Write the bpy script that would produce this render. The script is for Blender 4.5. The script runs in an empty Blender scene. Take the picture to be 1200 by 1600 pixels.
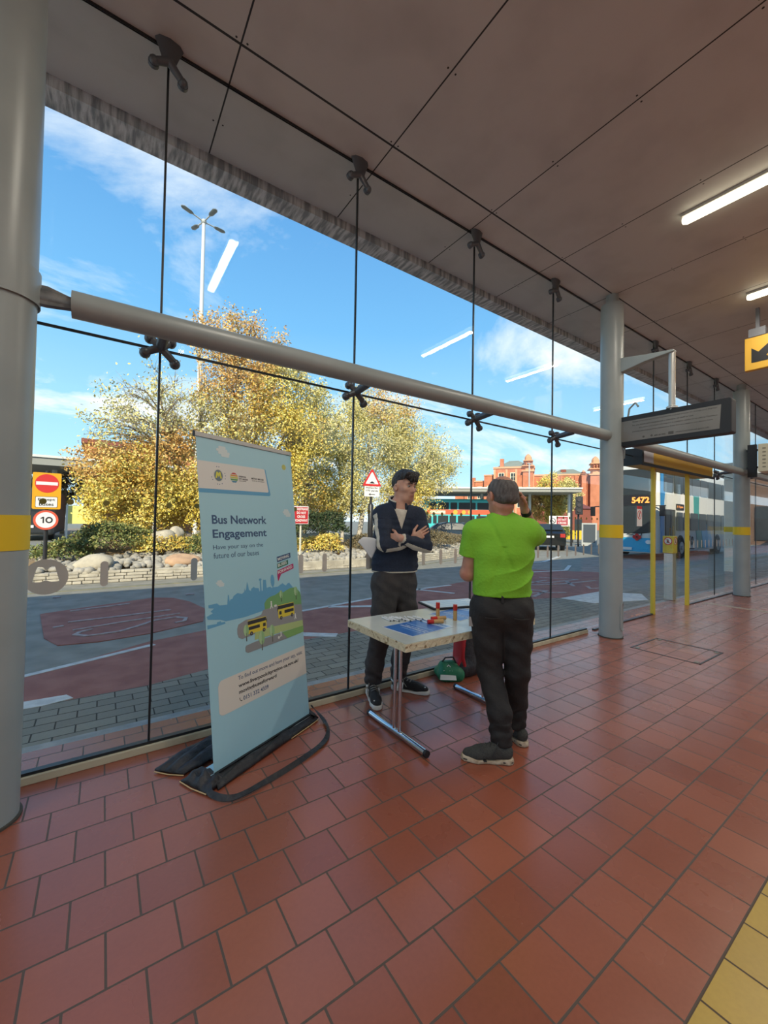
import bpy, bmesh, math, random
import numpy as np
from mathutils import Vector, Matrix
PI = math.pi
S = bpy.context.scene
COL = S.collection

# ------------------------------------------------------------------ camera
F_PX, YAW, PITCH, ROLL, CAM_H = 630.9, 0.607588579, 0.0210104669, 0.0175111957, 1.48
fw = Vector((math.sin(YAW)*math.cos(PITCH), math.cos(YAW)*math.cos(PITCH), math.sin(PITCH)))
rt = Vector((math.cos(YAW), -math.sin(YAW), 0)); up = rt.cross(fw)
r2 = rt*math.cos(ROLL)+up*math.sin(ROLL); u2 = -rt*math.sin(ROLL)+up*math.cos(ROLL)
cam = bpy.data.cameras.new('camera'); camo = bpy.data.objects.new('camera', cam); COL.objects.link(camo)
mw = Matrix((r2, u2, -fw)).transposed().to_4x4(); mw.translation = (0, 0, CAM_H); camo.matrix_world = mw
cam.sensor_fit = 'VERTICAL'; cam.sensor_height = 24; cam.lens = F_PX/1600*24; cam.clip_start = .05; cam.clip_end = 600
S.camera = camo
S.view_settings.view_transform = 'Standard'; S.view_settings.look = 'None'; S.view_settings.gamma = 1
S.view_settings.use_curve_mapping = False; S.view_settings.exposure = 0.25

# ------------------------------------------------------------------ sky and sun
SKY_STRENGTH = 1.55; SUN_STRENGTH = 5.2; LAMP_W = 26.0
w = bpy.data.worlds.new('sky'); S.world = w; w.use_nodes = True
nt = w.node_tree; nt.nodes.clear(); N = nt.nodes.new; L = nt.links.new
tc = N('ShaderNodeTexCoord'); sep = N('ShaderNodeSeparateXYZ'); L(tc.outputs['Generated'], sep.inputs[0])
cr = N('ShaderNodeValToRGB'); e = cr.color_ramp.elements
e[0].position = 0.0; e[0].color = (.52, .67, .76, 1); e[1].position = .75; e[1].color = (.055, .175, .42, 1)
q = e.new(.14); q.color = (.30, .53, .70, 1); q = e.new(.42); q.color = (.125, .33, .58, 1)
L(sep.outputs[2], cr.inputs[0])
mxz = N('ShaderNodeMath'); mxz.operation = 'ADD'; L(sep.outputs[2], mxz.inputs[0]); mxz.inputs[1].default_value = .16
dv = N('ShaderNodeVectorMath'); dv.operation = 'DIVIDE'; cmb = N('ShaderNodeCombineXYZ')
for i in range(3): L(mxz.outputs[0], cmb.inputs[i])
L(tc.outputs['Generated'], dv.inputs[0]); L(cmb.outputs[0], dv.inputs[1])
mp = N('ShaderNodeMapping'); mp.inputs['Scale'].default_value = (.62, 1.0, .3); mp.inputs['Location'].default_value = (3.1, 1.2, 0); L(dv.outputs[0], mp.inputs[0])
nz = N('ShaderNodeTexNoise'); nz.inputs['Scale'].default_value = 1.5; nz.inputs['Detail'].default_value = 8; nz.inputs['Roughness'].default_value = .62
nz.inputs['Distortion'].default_value = .5; L(mp.outputs[0], nz.inputs[0])
cc = N('ShaderNodeValToRGB'); cc.color_ramp.elements[0].position = .46; cc.color_ramp.elements[1].position = .66
cc.color_ramp.elements[0].color = (0, 0, 0, 1); cc.color_ramp.elements[1].color = (.92, .92, .92, 1); L(nz.outputs[0], cc.inputs[0])
mx = N('ShaderNodeMix'); mx.data_type = 'RGBA'; L(cc.outputs[0], mx.inputs[0]); L(cr.outputs[0], mx.inputs[6]); mx.inputs[7].default_value = (.68, .69, .68, 1)
bg = N('ShaderNodeBackground'); bg.inputs[1].default_value = SKY_STRENGTH; L(mx.outputs[2], bg.inputs[0])
wo = N('ShaderNodeOutputWorld'); L(bg.outputs[0], wo.inputs[0])
sun = bpy.data.lights.new('sun', 'SUN'); sun.energy = SUN_STRENGTH; sun.angle = math.radians(.6); sun.color = (1, .86, .66)
suno = bpy.data.objects.new('sun', sun); COL.objects.link(suno)
SUN_EL, SUN_AZ = math.radians(33), math.radians(40)      # the sun stands behind the viewer, to the left
sd = Vector((-math.sin(SUN_AZ)*math.cos(SUN_EL), -math.cos(SUN_AZ)*math.cos(SUN_EL), math.sin(SUN_EL)))
suno.rotation_euler = sd.to_track_quat('Z', 'Y').to_euler(); suno.location = (-5, -8, 12)

# ------------------------------------------------------------------ helpers
MATS = {}
def mat(name, col, rough=.6, metal=0., col2=None, nscale=8., ncontrast=(.35, .65), bump=0., bscale=None, spec=.5, emit=None, estr=0., vec='Object', sss=0., stretch=None):
    if name in MATS: return MATS[name]
    m = bpy.data.materials.new(name); m.use_nodes = True; t = m.node_tree; p = t.nodes['Principled BSDF']
    p.inputs['Base Color'].default_value = (*col, 1); p.inputs['Roughness'].default_value = rough; p.inputs['Metallic'].default_value = metal
    p.inputs['Specular IOR Level'].default_value = spec
    if sss: p.inputs['Subsurface Weight'].default_value = sss; p.inputs['Subsurface Radius'].default_value = (.02, .01, .006)
    c = t.nodes.new('ShaderNodeTexCoord'); src = c.outputs[vec]
    if stretch:
        k = t.nodes.new('ShaderNodeMapping'); k.inputs['Scale'].default_value = stretch; t.links.new(src, k.inputs[0]); src = k.outputs[0]
    if col2:
        n = t.nodes.new('ShaderNodeTexNoise'); n.inputs['Scale'].default_value = nscale; n.inputs['Detail'].default_value = 6; t.links.new(src, n.inputs[0])
        r = t.nodes.new('ShaderNodeMapRange'); r.inputs[1].default_value = ncontrast[0]; r.inputs[2].default_value = ncontrast[1]; t.links.new(n.outputs[0], r.inputs[0])
        x = t.nodes.new('ShaderNodeMix'); x.data_type = 'RGBA'; x.inputs[6].default_value = (*col, 1); x.inputs[7].default_value = (*col2, 1)
        t.links.new(r.outputs[0], x.inputs[0]); t.links.new(x.outputs[2], p.inputs['Base Color'])
    if bump:
        n = t.nodes.new('ShaderNodeTexNoise'); n.inputs['Scale'].default_value = bscale or nscale*3; n.inputs['Detail'].default_value = 5; t.links.new(src, n.inputs[0])
        b = t.nodes.new('ShaderNodeBump'); b.inputs['Strength'].default_value = bump; b.inputs['Distance'].default_value = .02
        t.links.new(n.outputs[0], b.inputs['Height']); t.links.new(b.outputs[0], p.inputs['Normal'])
    if emit: p.inputs['Emission Color'].default_value = (*emit, 1); p.inputs['Emission Strength'].default_value = estr
    MATS[name] = m; return m
def glassmat(name, tint=(.965, .985, .978), ior=1.19, dark=0., rough=0.):
    if name in MATS: return MATS[name]
    m = bpy.data.materials.new(name); m.use_nodes = True; t = m.node_tree; t.nodes.clear()
    tr = t.nodes.new('ShaderNodeBsdfTransparent'); tr.inputs[0].default_value = (*tint, 1)
    gl = t.nodes.new('ShaderNodeBsdfGlossy'); gl.inputs['Roughness'].default_value = rough; gl.inputs[0].default_value = (1, 1, 1, 1)
    fr = t.nodes.new('ShaderNodeFresnel'); gm = t.nodes.new('ShaderNodeNewGeometry'); mr = t.nodes.new('ShaderNodeMapRange')
    mr.inputs[3].default_value = ior; mr.inputs[4].default_value = 1/ior; t.links.new(gm.outputs['Backfacing'], mr.inputs[0]); t.links.new(mr.outputs[0], fr.inputs[0])   # both faces of the pane reflect alike
    a = t.nodes.new('ShaderNodeMixShader'); t.links.new(fr.outputs[0], a.inputs[0]); t.links.new(tr.outputs[0], a.inputs[1]); t.links.new(gl.outputs[0], a.inputs[2])
    o = t.nodes.new('ShaderNodeOutputMaterial')
    if dark:
        d = t.nodes.new('ShaderNodeBsdfDiffuse'); d.inputs[0].default_value = (.02, .025, .03, 1)
        b = t.nodes.new('ShaderNodeMixShader'); b.inputs[0].default_value = dark; t.links.new(tr.outputs[0], b.inputs[1]); t.links.new(d.outputs[0], b.inputs[2])
        t.links.new(b.outputs[0], a.inputs[1])
    t.links.new(a.outputs[0], o.inputs[0]); MATS[name] = m; return m

def tag(o, label=None, cat=None, group=None, kind=None):
    if label: o['label'] = label
    if cat: o['category'] = cat
    if group: o['group'] = group
    if kind: o['kind'] = kind
    return o
def empty(name, loc=(0, 0, 0), label=None, cat=None, group=None, kind=None, rz=0):
    o = bpy.data.objects.new(name, None); COL.objects.link(o); o.location = loc; o.rotation_euler = (0, 0, rz); o.empty_display_size = .1
    return tag(o, label, cat, group, kind)

class MB:
    def __init__(s): s.v = []; s.f = []; s.m = []
    def add(s, vs, fs, mi=0):
        n = len(s.v); s.v += [tuple(map(float, p)) for p in vs]; s.f += [tuple(i+n for i in f) for f in fs]; s.m += [mi]*len(fs); return s
    def box(s, a, b, mi=0, M=None):
        (x0, y0, z0), (x1, y1, z1) = a, b
        vs = [(x0, y0, z0), (x1, y0, z0), (x1, y1, z0), (x0, y1, z0), (x0, y0, z1), (x1, y0, z1), (x1, y1, z1), (x0, y1, z1)]
        if M is not None: vs = [M @ Vector(p) for p in vs]
        return s.add(vs, [(0, 3, 2, 1), (4, 5, 6, 7), (0, 1, 5, 4), (1, 2, 6, 5), (2, 3, 7, 6), (3, 0, 4, 7)], mi)
    def prism(s, poly, h0, h1, M=None, mi=0):
        n = len(poly); vs = [(x, y, h0) for x, y in poly]+[(x, y, h1) for x, y in poly]
        if M is not None: vs = [M @ Vector(p) for p in vs]
        return s.add(vs, [tuple(range(n))[::-1], tuple(range(n, 2*n))]+[(i, (i+1) % n, (i+1) % n+n, i+n) for i in range(n)], mi)
    def ring(s, c, ax, r, seg):
        ax = Vector(ax).normalized(); a = ax.orthogonal().normalized(); b = ax.cross(a)
        return [Vector(c)+a*(math.cos(2*PI*i/seg)*r)+b*(math.sin(2*PI*i/seg)*r) for i in range(seg)]
    def tube(s, pts, rad, seg=12, mi=0, caps=True, flat=None):
        pts = [Vector(p) for p in pts]; n = len(pts)
        if not hasattr(rad, '__len__'): rad = [rad]*n
        a = None; vs = []
        for i, p in enumerate(pts):
            t = (pts[min(i+1, n-1)]-pts[max(i-1, 0)]).normalized()
            if a is None: a = t.orthogonal().normalized() if flat is None else (Vector(flat[0])-t*Vector(flat[0]).dot(t)).normalized()
            a = (a-t*a.dot(t)).normalized(); b = t.cross(a); fl = 1 if flat is None else flat[1]
            vs += [p+a*(math.cos(2*PI*k/seg)*rad[i])+b*(math.sin(2*PI*k/seg)*rad[i]*fl) for k in range(seg)]
        fs = [(i*seg+k, i*seg+(k+1) % seg, (i+1)*seg+(k+1) % seg, (i+1)*seg+k) for i in range(n-1) for k in range(seg)]
        if caps: fs += [tuple(range(seg))[::-1], tuple(range((n-1)*seg, n*seg))]
        return s.add(vs, fs, mi)
    def cyl(s, a, b, r, r2=None, seg=24, mi=0): return s.tube([a, b], [r, r if r2 is None else r2], seg, mi)
    def lathe(s, c, prof, seg=24, mi=0, M=None):
        vs = []
        for r, z in prof: vs += [Vector((c[0]+r*math.cos(2*PI*k/seg), c[1]+r*math.sin(2*PI*k/seg), c[2]+z)) for k in range(seg)]
        if M is not None: vs = [M @ p for p in vs]
        n = len(prof); fs = [(i*seg+k, i*seg+(k+1) % seg, (i+1)*seg+(k+1) % seg, (i+1)*seg+k) for i in range(n-1) for k in range(seg)]
        fs += [tuple(range(seg))[::-1], tuple(range((n-1)*seg, n*seg))]
        return s.add(vs, fs, mi)
    def sph(s, c, r, seg=16, mi=0, sc=(1, 1, 1)):
        n = seg//2; vs = []; fs = []
        for i in range(1, n):
            t = PI*i/n
            vs += [(c[0]+r*sc[0]*math.sin(t)*math.cos(2*PI*k/seg), c[1]+r*sc[1]*math.sin(t)*math.sin(2*PI*k/seg), c[2]+r*sc[2]*math.cos(t)) for k in range(seg)]
        vs += [(c[0], c[1], c[2]+r*sc[2]), (c[0], c[1], c[2]-r*sc[2])]; T = len(vs)-2
        fs = [(i*seg+k, (i+1)*seg+k, (i+1)*seg+(k+1) % seg, i*seg+(k+1) % seg) for i in range(n-2) for k in range(seg)]
        fs += [(T, k, (k+1) % seg) for k in range(seg)]+[(T+1, (n-2)*seg+(k+1) % seg, (n-2)*seg+k) for k in range(seg)]
        return s.add(vs, fs, mi)
    def build(s, name, mats, parent=None, smooth=False, bevel=0., label=None, cat=None, group=None, kind=None, auto=True):
        me = bpy.data.meshes.new(name); me.from_pydata(s.v, [], s.f)
        for m in (mats if isinstance(mats, (list, tuple)) else [mats]): me.materials.append(m)
        if any(s.m): me.polygons.foreach_set('material_index', s.m)
        me.update()
        bm = bmesh.new(); bm.from_mesh(me); bmesh.ops.recalc_face_normals(bm, faces=bm.faces); bm.to_mesh(me); bm.free()
        if smooth:
            me.polygons.foreach_set('use_smooth', [True]*len(me.polygons))
            if auto:
                try: me.set_sharp_from_angle(angle=math.radians(42))
                except Exception: pass
        o = bpy.data.objects.new(name, me); COL.objects.link(o)
        if parent:
            o.parent = parent; o.matrix_parent_inverse = parent_inv(parent)
        if bevel:
            b = o.modifiers.new('bevel', 'BEVEL'); b.width = bevel; b.segments = 2; b.limit_method = 'ANGLE'; b.angle_limit = math.radians(50)
        return tag(o, label, cat, group, kind)
def parent_inv(p):      # world-space geometry keeps its place under its parent
    return world_of(p).inverted()
def world_of(p):
    M = Matrix.LocRotScale(p.location, p.rotation_euler, None)
    return world_of(p.parent) @ p.matrix_parent_inverse @ M if p.parent else M
def meshobj(name, v, f, mats, parent=None, smooth=True, mi=None, **kw):
    me = bpy.data.meshes.new(name); v = np.asarray(v, np.float32); f = np.asarray(f, np.int32); k = f.shape[1]
    me.vertices.add(len(v)); me.vertices.foreach_set('co', v.ravel()); me.loops.add(len(f)*k); me.loops.foreach_set('vertex_index', f.ravel())
    me.polygons.add(len(f)); me.polygons.foreach_set('loop_start', np.arange(len(f), dtype=np.int32)*k)
    try: me.polygons.foreach_set('loop_total', np.full(len(f), k, np.int32))
    except Exception: pass
    for m in mats: me.materials.append(m)
    if mi is not None: me.polygons.foreach_set('material_index', np.asarray(mi, np.int32))
    me.polygons.foreach_set('use_smooth', np.full(len(f), smooth)); me.update(calc_edges=True); me.validate()
    o = bpy.data.objects.new(name, me); COL.objects.link(o)
    if parent: o.parent = parent; o.matrix_parent_inverse = parent_inv(parent)
    return tag(o, **kw)
def copy_tree(o, parent=None):
    c = o.copy(); COL.objects.link(c)
    if parent: c.parent = parent
    for ch in list(o.children): copy_tree(ch, c)
    return c
_fc = {}
def text(name, body, M, x0, y0, x1, y1, m, parent, bold=0., depth=.0006, label=None, keep=False):
    """lettering fitted into the rectangle x0..x1, y0..y1 of the plane M (x right, y up, z out)"""
    c = bpy.data.curves.new(name, 'FONT'); c.body = body; c.size = 1; c.extrude = .004; c.offset = bold; c.resolution_u = 3
    o = bpy.data.objects.new(name, c); COL.objects.link(o)
    dg = bpy.context.evaluated_depsgraph_get(); me = bpy.data.meshes.new_from_object(o.evaluated_get(dg)); bpy.data.objects.remove(o); bpy.data.curves.remove(c)
    xs = [v.co.x for v in me.vertices]; ys = [v.co.y for v in me.vertices]
    sx = (x1-x0)/max(1e-6, max(xs)-min(xs)); sy = (y1-y0)/max(1e-6, max(ys)-min(ys)); mxx, mny = min(xs), min(ys)
    for v in me.vertices: v.co = M @ Vector((x0+(v.co.x-mxx)*sx, y0+(v.co.y-mny)*sy, depth*(.2+.8*(v.co.z > 0))))
    me.name = name; me.materials.clear(); me.materials.append(m)
    o = bpy.data.objects.new(name, me); COL.objects.link(o)
    if parent: o.parent = parent; o.matrix_parent_inverse = parent_inv(parent)
    return tag(o, label)
def plane(o, x, z):
    """matrix of a plane with origin o, x axis x and y axis z; its third axis comes out of the plane"""
    x = Vector(x).normalized(); y = Vector(z); y = (y-x*y.dot(x)).normalized(); n = x.cross(y)
    M = Matrix((x, y, n)).transposed().to_4x4(); M.translation = o; return M
def circ(cx, cy, r, n=28, ry=None): return [(cx+r*math.cos(2*PI*i/n), cy+(ry or r)*math.sin(2*PI*i/n)) for i in range(n)]
def rrect(x0, y0, x1, y1, r, n=5):
    o = []
    for cx, cy, a in ((x1-r, y1-r, 0), (x0+r, y1-r, 90), (x0+r, y0+r, 180), (x1-r, y0+r, 270)):
        o += [(cx+r*math.cos(math.radians(a+90*i/n)), cy+r*math.sin(math.radians(a+90*i/n))) for i in range(n+1)]
    return o
def annulus(mb, cx, cy, r0, r1, z0, z1, M, mi=0, n=32, ry=1.):
    a = circ(cx, cy, r0, n, r0*ry); b = circ(cx, cy, r1, n, r1*ry)
    for i in range(n):
        j = (i+1) % n; mb.prism([a[i], b[i], b[j], a[j]], z0, z1, M, mi)

# ------------------------------------------------------------------ implicit bodies: smooth unions of limbs, meshed by surface nets
class Sdf:
    def __init__(s, lo, hi, h):
        s.h = h; s.lo = np.array(lo, float); n = np.ceil((np.array(hi)-s.lo)/h).astype(int)+1; s.n = n
        s.F = np.full(n, 1., np.float32)
        s.ax = [s.lo[i]+h*np.arange(n[i]) for i in range(3)]
    def _sl(s, lo, hi):
        sl = []
        for i in range(3):
            a = max(0, int((lo[i]-s.lo[i])/s.h)-1); b = min(s.n[i], int((hi[i]-s.lo[i])/s.h)+2)
            if b <= a: return None, None
            sl.append(slice(a, b))
        X, Y, Z = np.meshgrid(*[s.ax[i][sl[i]] for i in range(3)], indexing='ij', copy=False)
        return tuple(sl), (X, Y, Z)
    def _comb(s, sl, d, k, sub=False):
        a = s.F[sl]
        if sub: a, d = -a, d
        if k > 0:
            h = np.maximum(k-np.abs(a-d), 0)/k; r = np.minimum(a, d)-h*h*k*.25
        else: r = np.minimum(a, d)
        if sub: r = -r
        s.F[sl] = r
    def cap(s, a, b, ra, rb=None, k=.02, ax=None, sc=1., sub=False):
        rb = ra if rb is None else rb; a = np.array(a, float); b = np.array(b, float); R = max(ra, rb)*max(1, sc)+k+.02
        sl, G = s._sl(np.minimum(a, b)-R, np.maximum(a, b)+R)
        if sl is None: return s
        ab = b-a; L2 = max(ab@ab, 1e-9)
        px, py, pz = G[0]-a[0], G[1]-a[1], G[2]-a[2]
        t = np.clip((px*ab[0]+py*ab[1]+pz*ab[2])/L2, 0, 1)
        qx, qy, qz = px-t*ab[0], py-t*ab[1], pz-t*ab[2]
        if ax is not None:
            n = np.array(ax, float); n /= np.linalg.norm(n); dn = qx*n[0]+qy*n[1]+qz*n[2]; f = (1/sc-1)*dn
            qx = qx+f*n[0]; qy = qy+f*n[1]; qz = qz+f*n[2]
        d = np.sqrt(qx*qx+qy*qy+qz*qz)-(ra+(rb-ra)*t)
        if ax is not None and sc < 1: d = d*(.5+.5*sc)
        s._comb(sl, d.astype(np.float32), k, sub); return s
    def chain(s, pts, rad, k=.02, **kw):
        for i in range(len(pts)-1): s.cap(pts[i], pts[i+1], rad[i], rad[i+1], k, **kw)
        return s
    def ell(s, c, r, R=None, k=.02, sub=False):
        c = np.array(c, float); r = np.array(r, float); m = r.max()+k+.02
        sl, G = s._sl(c-m, c+m)
        if sl is None: return s
        p = [G[i]-c[i] for i in range(3)]
        if R is not None: p = [p[0]*R[j][0]+p[1]*R[j][1]+p[2]*R[j][2] for j in range(3)]
        k0 = np.sqrt(sum((p[i]/r[i])**2 for i in range(3)))+1e-6; k1 = np.sqrt(sum((p[i]/r[i]**2)**2 for i in range(3)))+1e-6
        s._comb(sl, (k0*(k0-1)/k1).astype(np.float32), k, sub); return s
    def cut(s, n, d):      # keep n.p < d
        X, Y, Z = np.meshgrid(*s.ax, indexing='ij', copy=False)
        s.F = np.maximum(s.F, (X*n[0]+Y*n[1]+Z*n[2]-d).astype(np.float32)); return s
    def field(s, fn):
        X, Y, Z = np.meshgrid(*s.ax, indexing='ij', copy=False); s.F = fn(s.F, X, Y, Z).astype(np.float32); return s
    def mesh(s):
        F = s.F; ins = F < 0
        nx, ny, nz = F.shape
        cs = np.zeros((nx-1, ny-1, nz-1), np.int8)
        for i in (0, 1):
            for j in (0, 1):
                for k in (0, 1): cs += ins[i:nx-1+i, j:ny-1+j, k:nz-1+k]
        act = (cs > 0) & (cs < 8); idx = np.full(act.shape, -1, np.int32); A = np.argwhere(act); idx[act] = np.arange(len(A))
        acc = np.zeros((len(A), 3)); cnt = np.zeros(len(A))
        off = [(i, j, k) for i in (0, 1) for j in (0, 1) for k in (0, 1)]
        for a in off:
            for ax in range(3):
                if a[ax]: continue
                b = list(a); b[ax] = 1
                fa = F[A[:, 0]+a[0], A[:, 1]+a[1], A[:, 2]+a[2]]; fb = F[A[:, 0]+b[0], A[:, 1]+b[1], A[:, 2]+b[2]]
                m = (fa < 0) != (fb < 0); t = np.where(m, fa/np.where(m, fa-fb, 1), 0)
                p = np.tile(np.array(a, float), (len(A), 1)); p[:, ax] += t
                acc[m] += p[m]; cnt[m] += 1
        V = s.lo+s.h*(A+acc/cnt[:, None])
        Q = []
        for ax in range(3):
            o = [slice(None)]*3; p = [slice(None)]*3; o[ax] = slice(0, -1); p[ax] = slice(1, None)
            e = ins[tuple(o)] != ins[tuple(p)]; flip = ins[tuple(o)]
            u, v = (ax+1) % 3, (ax+2) % 3
            E = np.argwhere(e); fl = flip[e]
            ok = (E[:, u] > 0) & (E[:, v] > 0) & (E[:, u] < F.shape[u]-1) & (E[:, v] < F.shape[v]-1); E = E[ok]; fl = fl[ok]
            def g(du, dv):
                c = E.copy(); c[:, u] -= du; c[:, v] -= dv; return idx[c[:, 0], c[:, 1], c[:, 2]]
            q = np.stack([g(1, 1), g(0, 1), g(0, 0), g(1, 0)], 1); q[~fl] = q[~fl][:, ::-1]; Q.append(q)
        Q = np.concatenate(Q); Q = Q[(Q >= 0).all(1)]
        return V, Q
    def build(s, name, mats, parent=None, region=None, **kw):
        V, Q = s.mesh(); mi = None
        if region is not None: mi = region(V[Q].mean(1))
        return meshobj(name, V, Q, mats, parent, True, mi, **kw)
def segd(P, a, b):
    a = np.array(a, float); b = np.array(b, float); ab = b-a; t = np.clip(((P-a)@ab)/(ab@ab), 0, 1); q = P-(a+t[:, None]*ab); return np.linalg.norm(q, axis=1), q, t
# ------------------------------------------------------------------ surface materials with a laid pattern
def node_math(t, op, a, b=None, c=None):
    n = t.nodes.new('ShaderNodeMath'); n.operation = op
    for i, x in enumerate((a, b, c)):
        if x is None: continue
        if isinstance(x, (int, float)): n.inputs[i].default_value = x
        else: t.links.new(x, n.inputs[i])
    return n.outputs[0]
def tilemat(name, c1, c2, mortar, bw, rh, off, msize, rough, loc, tint=None, bump=.4, var=.35, spec=.5, rough2=None):
    m = bpy.data.materials.new(name); m.use_nodes = True; t = m.node_tree; p = t.nodes['Principled BSDF']; Lk = t.links.new
    c = t.nodes.new('ShaderNodeTexCoord'); mp = t.nodes.new('ShaderNodeMapping'); mp.inputs['Location'].default_value = loc; Lk(c.outputs['Object'], mp.inputs[0])
    b = t.nodes.new('ShaderNodeTexBrick'); b.offset = off; b.inputs['Scale'].default_value = 1; b.inputs['Brick Width'].default_value = bw; b.inputs['Row Height'].default_value = rh
    b.inputs['Mortar Size'].default_value = msize; b.inputs['Mortar Smooth'].default_value = .15; b.inputs['Bias'].default_value = -.1
    b.inputs['Color1'].default_value = (*c1, 1); b.inputs['Color2'].default_value = (*c2, 1); b.inputs['Mortar'].default_value = (*mortar, 1); Lk(mp.outputs[0], b.inputs[0])
    n = t.nodes.new('ShaderNodeTexNoise'); n.inputs['Scale'].default_value = 1.3; n.inputs['Detail'].default_value = 5; Lk(c.outputs['Object'], n.inputs[0])
    n2 = t.nodes.new('ShaderNodeTexNoise'); n2.inputs['Scale'].default_value = 60; n2.inputs['Detail'].default_value = 3; Lk(c.outputs['Object'], n2.inputs[0])
    x = t.nodes.new('ShaderNodeMix'); x.data_type = 'RGBA'; x.blend_type = 'MULTIPLY'; x.inputs[0].default_value = var
    k = node_math(t, 'MULTIPLY_ADD', n.outputs[0], 1.6, node_math(t, 'MULTIPLY_ADD', n2.outputs[0], .5, -.05)); k = node_math(t, 'MINIMUM', k, 1.35)
    cb = t.nodes.new('ShaderNodeCombineXYZ'); [Lk(k, cb.inputs[i]) for i in range(3)]
    Lk(b.outputs[0], x.inputs[6]); Lk(cb.outputs[0], x.inputs[7]); Lk(x.outputs[2], p.inputs['Base Color'])
    r = node_math(t, 'MULTIPLY_ADD', n.outputs[0], .22, rough-.11); r = node_math(t, 'MULTIPLY_ADD', b.outputs[1], .35, r); Lk(r, p.inputs['Roughness'])
    h = node_math(t, 'SUBTRACT', node_math(t, 'MULTIPLY', n2.outputs[0], .08), b.outputs[1])
    bp = t.nodes.new('ShaderNodeBump'); bp.inputs['Strength'].default_value = bump; bp.inputs['Distance'].default_value = .004; Lk(h, bp.inputs['Height']); Lk(bp.outputs[0], p.inputs['Normal'])
    p.inputs['Specular IOR Level'].default_value = spec
    MATS[name] = m; return m
m_tile = tilemat('red quarry tile', (.325, .104, .060), (.245, .072, .043), (.085, .058, .042), .218, .2115, .5, .0042, .27, (-1.354, -.485, 0), spec=.6)
m_ytile = tilemat('yellow tactile tile', (.50, .32, .045), (.43, .27, .04), (.09, .055, .03), .218, .2115, .0, .0042, .34, (-1.354, -.485, 0))
m_block = tilemat('grey block paving', (.225, .215, .17), (.165, .157, .125), (.045, .043, .036), .24, .125, .5, .005, .8, (0, 0, 0), bump=.8)
m_asph = mat('asphalt', (.205, .20, .165), .85, col2=(.28, .27, .225), nscale=3, bump=.3, bscale=120)
m_redasph = mat('red asphalt', (.25, .092, .072), .85, col2=(.33, .135, .105), nscale=4, bump=.3, bscale=120)
m_paint = mat('worn white road paint', (.62, .63, .60), .7, col2=(.45, .46, .44), nscale=9)
m_paint_thin = mat('faded white road paint', (.42, .38, .36), .8, col2=(.27, .2, .19), nscale=14)
m_kerb = mat('kerb concrete', (.24, .25, .24), .8, col2=(.33, .33, .31), nscale=9, bump=.2)
m_cream = mat('cream painted skirting', (.55, .49, .34), .6, col2=(.35, .30, .20), nscale=5, ncontrast=(.5, .75))

def struct(name, mb, m, **k): return mb.build(name, m, kind='structure', **k)
struct('floor', MB().box((-9, .485, -.2), (60, 3.335, 0)), m_tile)
struct('floor', MB().box((-9, -9, -.2), (60, .062, 0)), m_tile)
struct('floor', MB().box((-9, .062, -.2), (60, .485, 0)), m_ytile)
struct('trim_1', MB().box((-9, 3.335, -.2), (60, 3.425, -.004)), m_kerb)
m_pale = mat('pale worn floor strip', (.40, .36, .27), .5, col2=(.3, .22, .16), nscale=9)
struct('trim_2', MB().box((9.5, .485, -.02), (9.62, 2.9, .002)), m_pale)
I4 = Matrix.Identity(4)
struct('road', MB().box((-160, 3.4, -.3), (260, 330, -.03)).box((-160, -120, -.31), (260, -9, -.035)), m_asph)
pav = [(-9, 3.42), (30, 3.42), (30, 4.3), (8.47, 4.34), (6.97, 4.86), (5.4, 4.9), (3.05, 4.69), (2.1, 4.68), (.84, 4.25), (.36, 4.13), (-.5, 4.14), (-9, 4.0)]
struct('pavement', MB().prism(pav, -.2, -.012), m_block)
redf = [(-9, 4.0), (-.5, 4.14), (.36, 4.13), (.84, 4.25), (2.1, 4.68), (3.05, 4.69), (5.4, 4.9), (6.97, 4.86), (8.47, 4.34), (12.7, 6.5), (11.4, 7.96), (5.6, 6.78), (4.18, 6.46), (2.68, 6.15), (1.12, 5.75), (.5, 5.58), (-.22, 5.14), (-.6, 4.95), (-9, 4.3)]
struct('bus_bay', MB().prism(redf, -.2, -.014), m_redasph)
patch = [(-.74, 7.97), (-.2, 8.21), (.81, 8.58), (1.1, 8.4), (1.3, 7.9), (1.42, 7.14), (1.23, 6.31), (.54, 5.99), (0, 5.9), (-.39, 5.97), (-.55, 6.4)]
struct('bus_bay', MB().prism(patch, -.2, -.020), m_redasph)
def line(mb, pts, wd, z0=-.03, z1=-.009):
    """a ribbon of constant width along a path, one closed piece"""
    P_ = [Vector(p) for p in pts]; n = len(P_); vs = []
    for i, p in enumerate(P_):
        a = (P_[i]-P_[max(0, i-1)]); b = (P_[min(n-1, i+1)]-P_[i]); a = a.normalized() if a.length else b.normalized(); b = b.normalized() if b.length else a
        t = (a+b); t = t.normalized() if t.length > .05 else a; k = min(1.6, 1/max(.3, t.dot(a))); m = Vector((-t.y, t.x))*wd/2*k
        vs += [(p.x+m.x, p.y+m.y, z1), (p.x-m.x, p.y-m.y, z1), (p.x-m.x, p.y-m.y, z0), (p.x+m.x, p.y+m.y, z0)]
    fs = [(4*i+k, 4*i+(k+1) % 4, 4*i+4+(k+1) % 4, 4*i+4+k) for i in range(n-1) for k in range(4)]+[(3, 2, 1, 0), tuple(4*(n-1)+k for k in range(4))]
    return mb.add(vs, fs)
mk = MB(); line(mk, [(-9, 2.3), (-.6, 4.94), (.53, 5.41)], .075)
mk.prism([(-.9, 4.30), (-.21, 4.26), (-.16, 4.16), (-.34, 4.11), (-.9, 4.14)], -.03, -.008)
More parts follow.
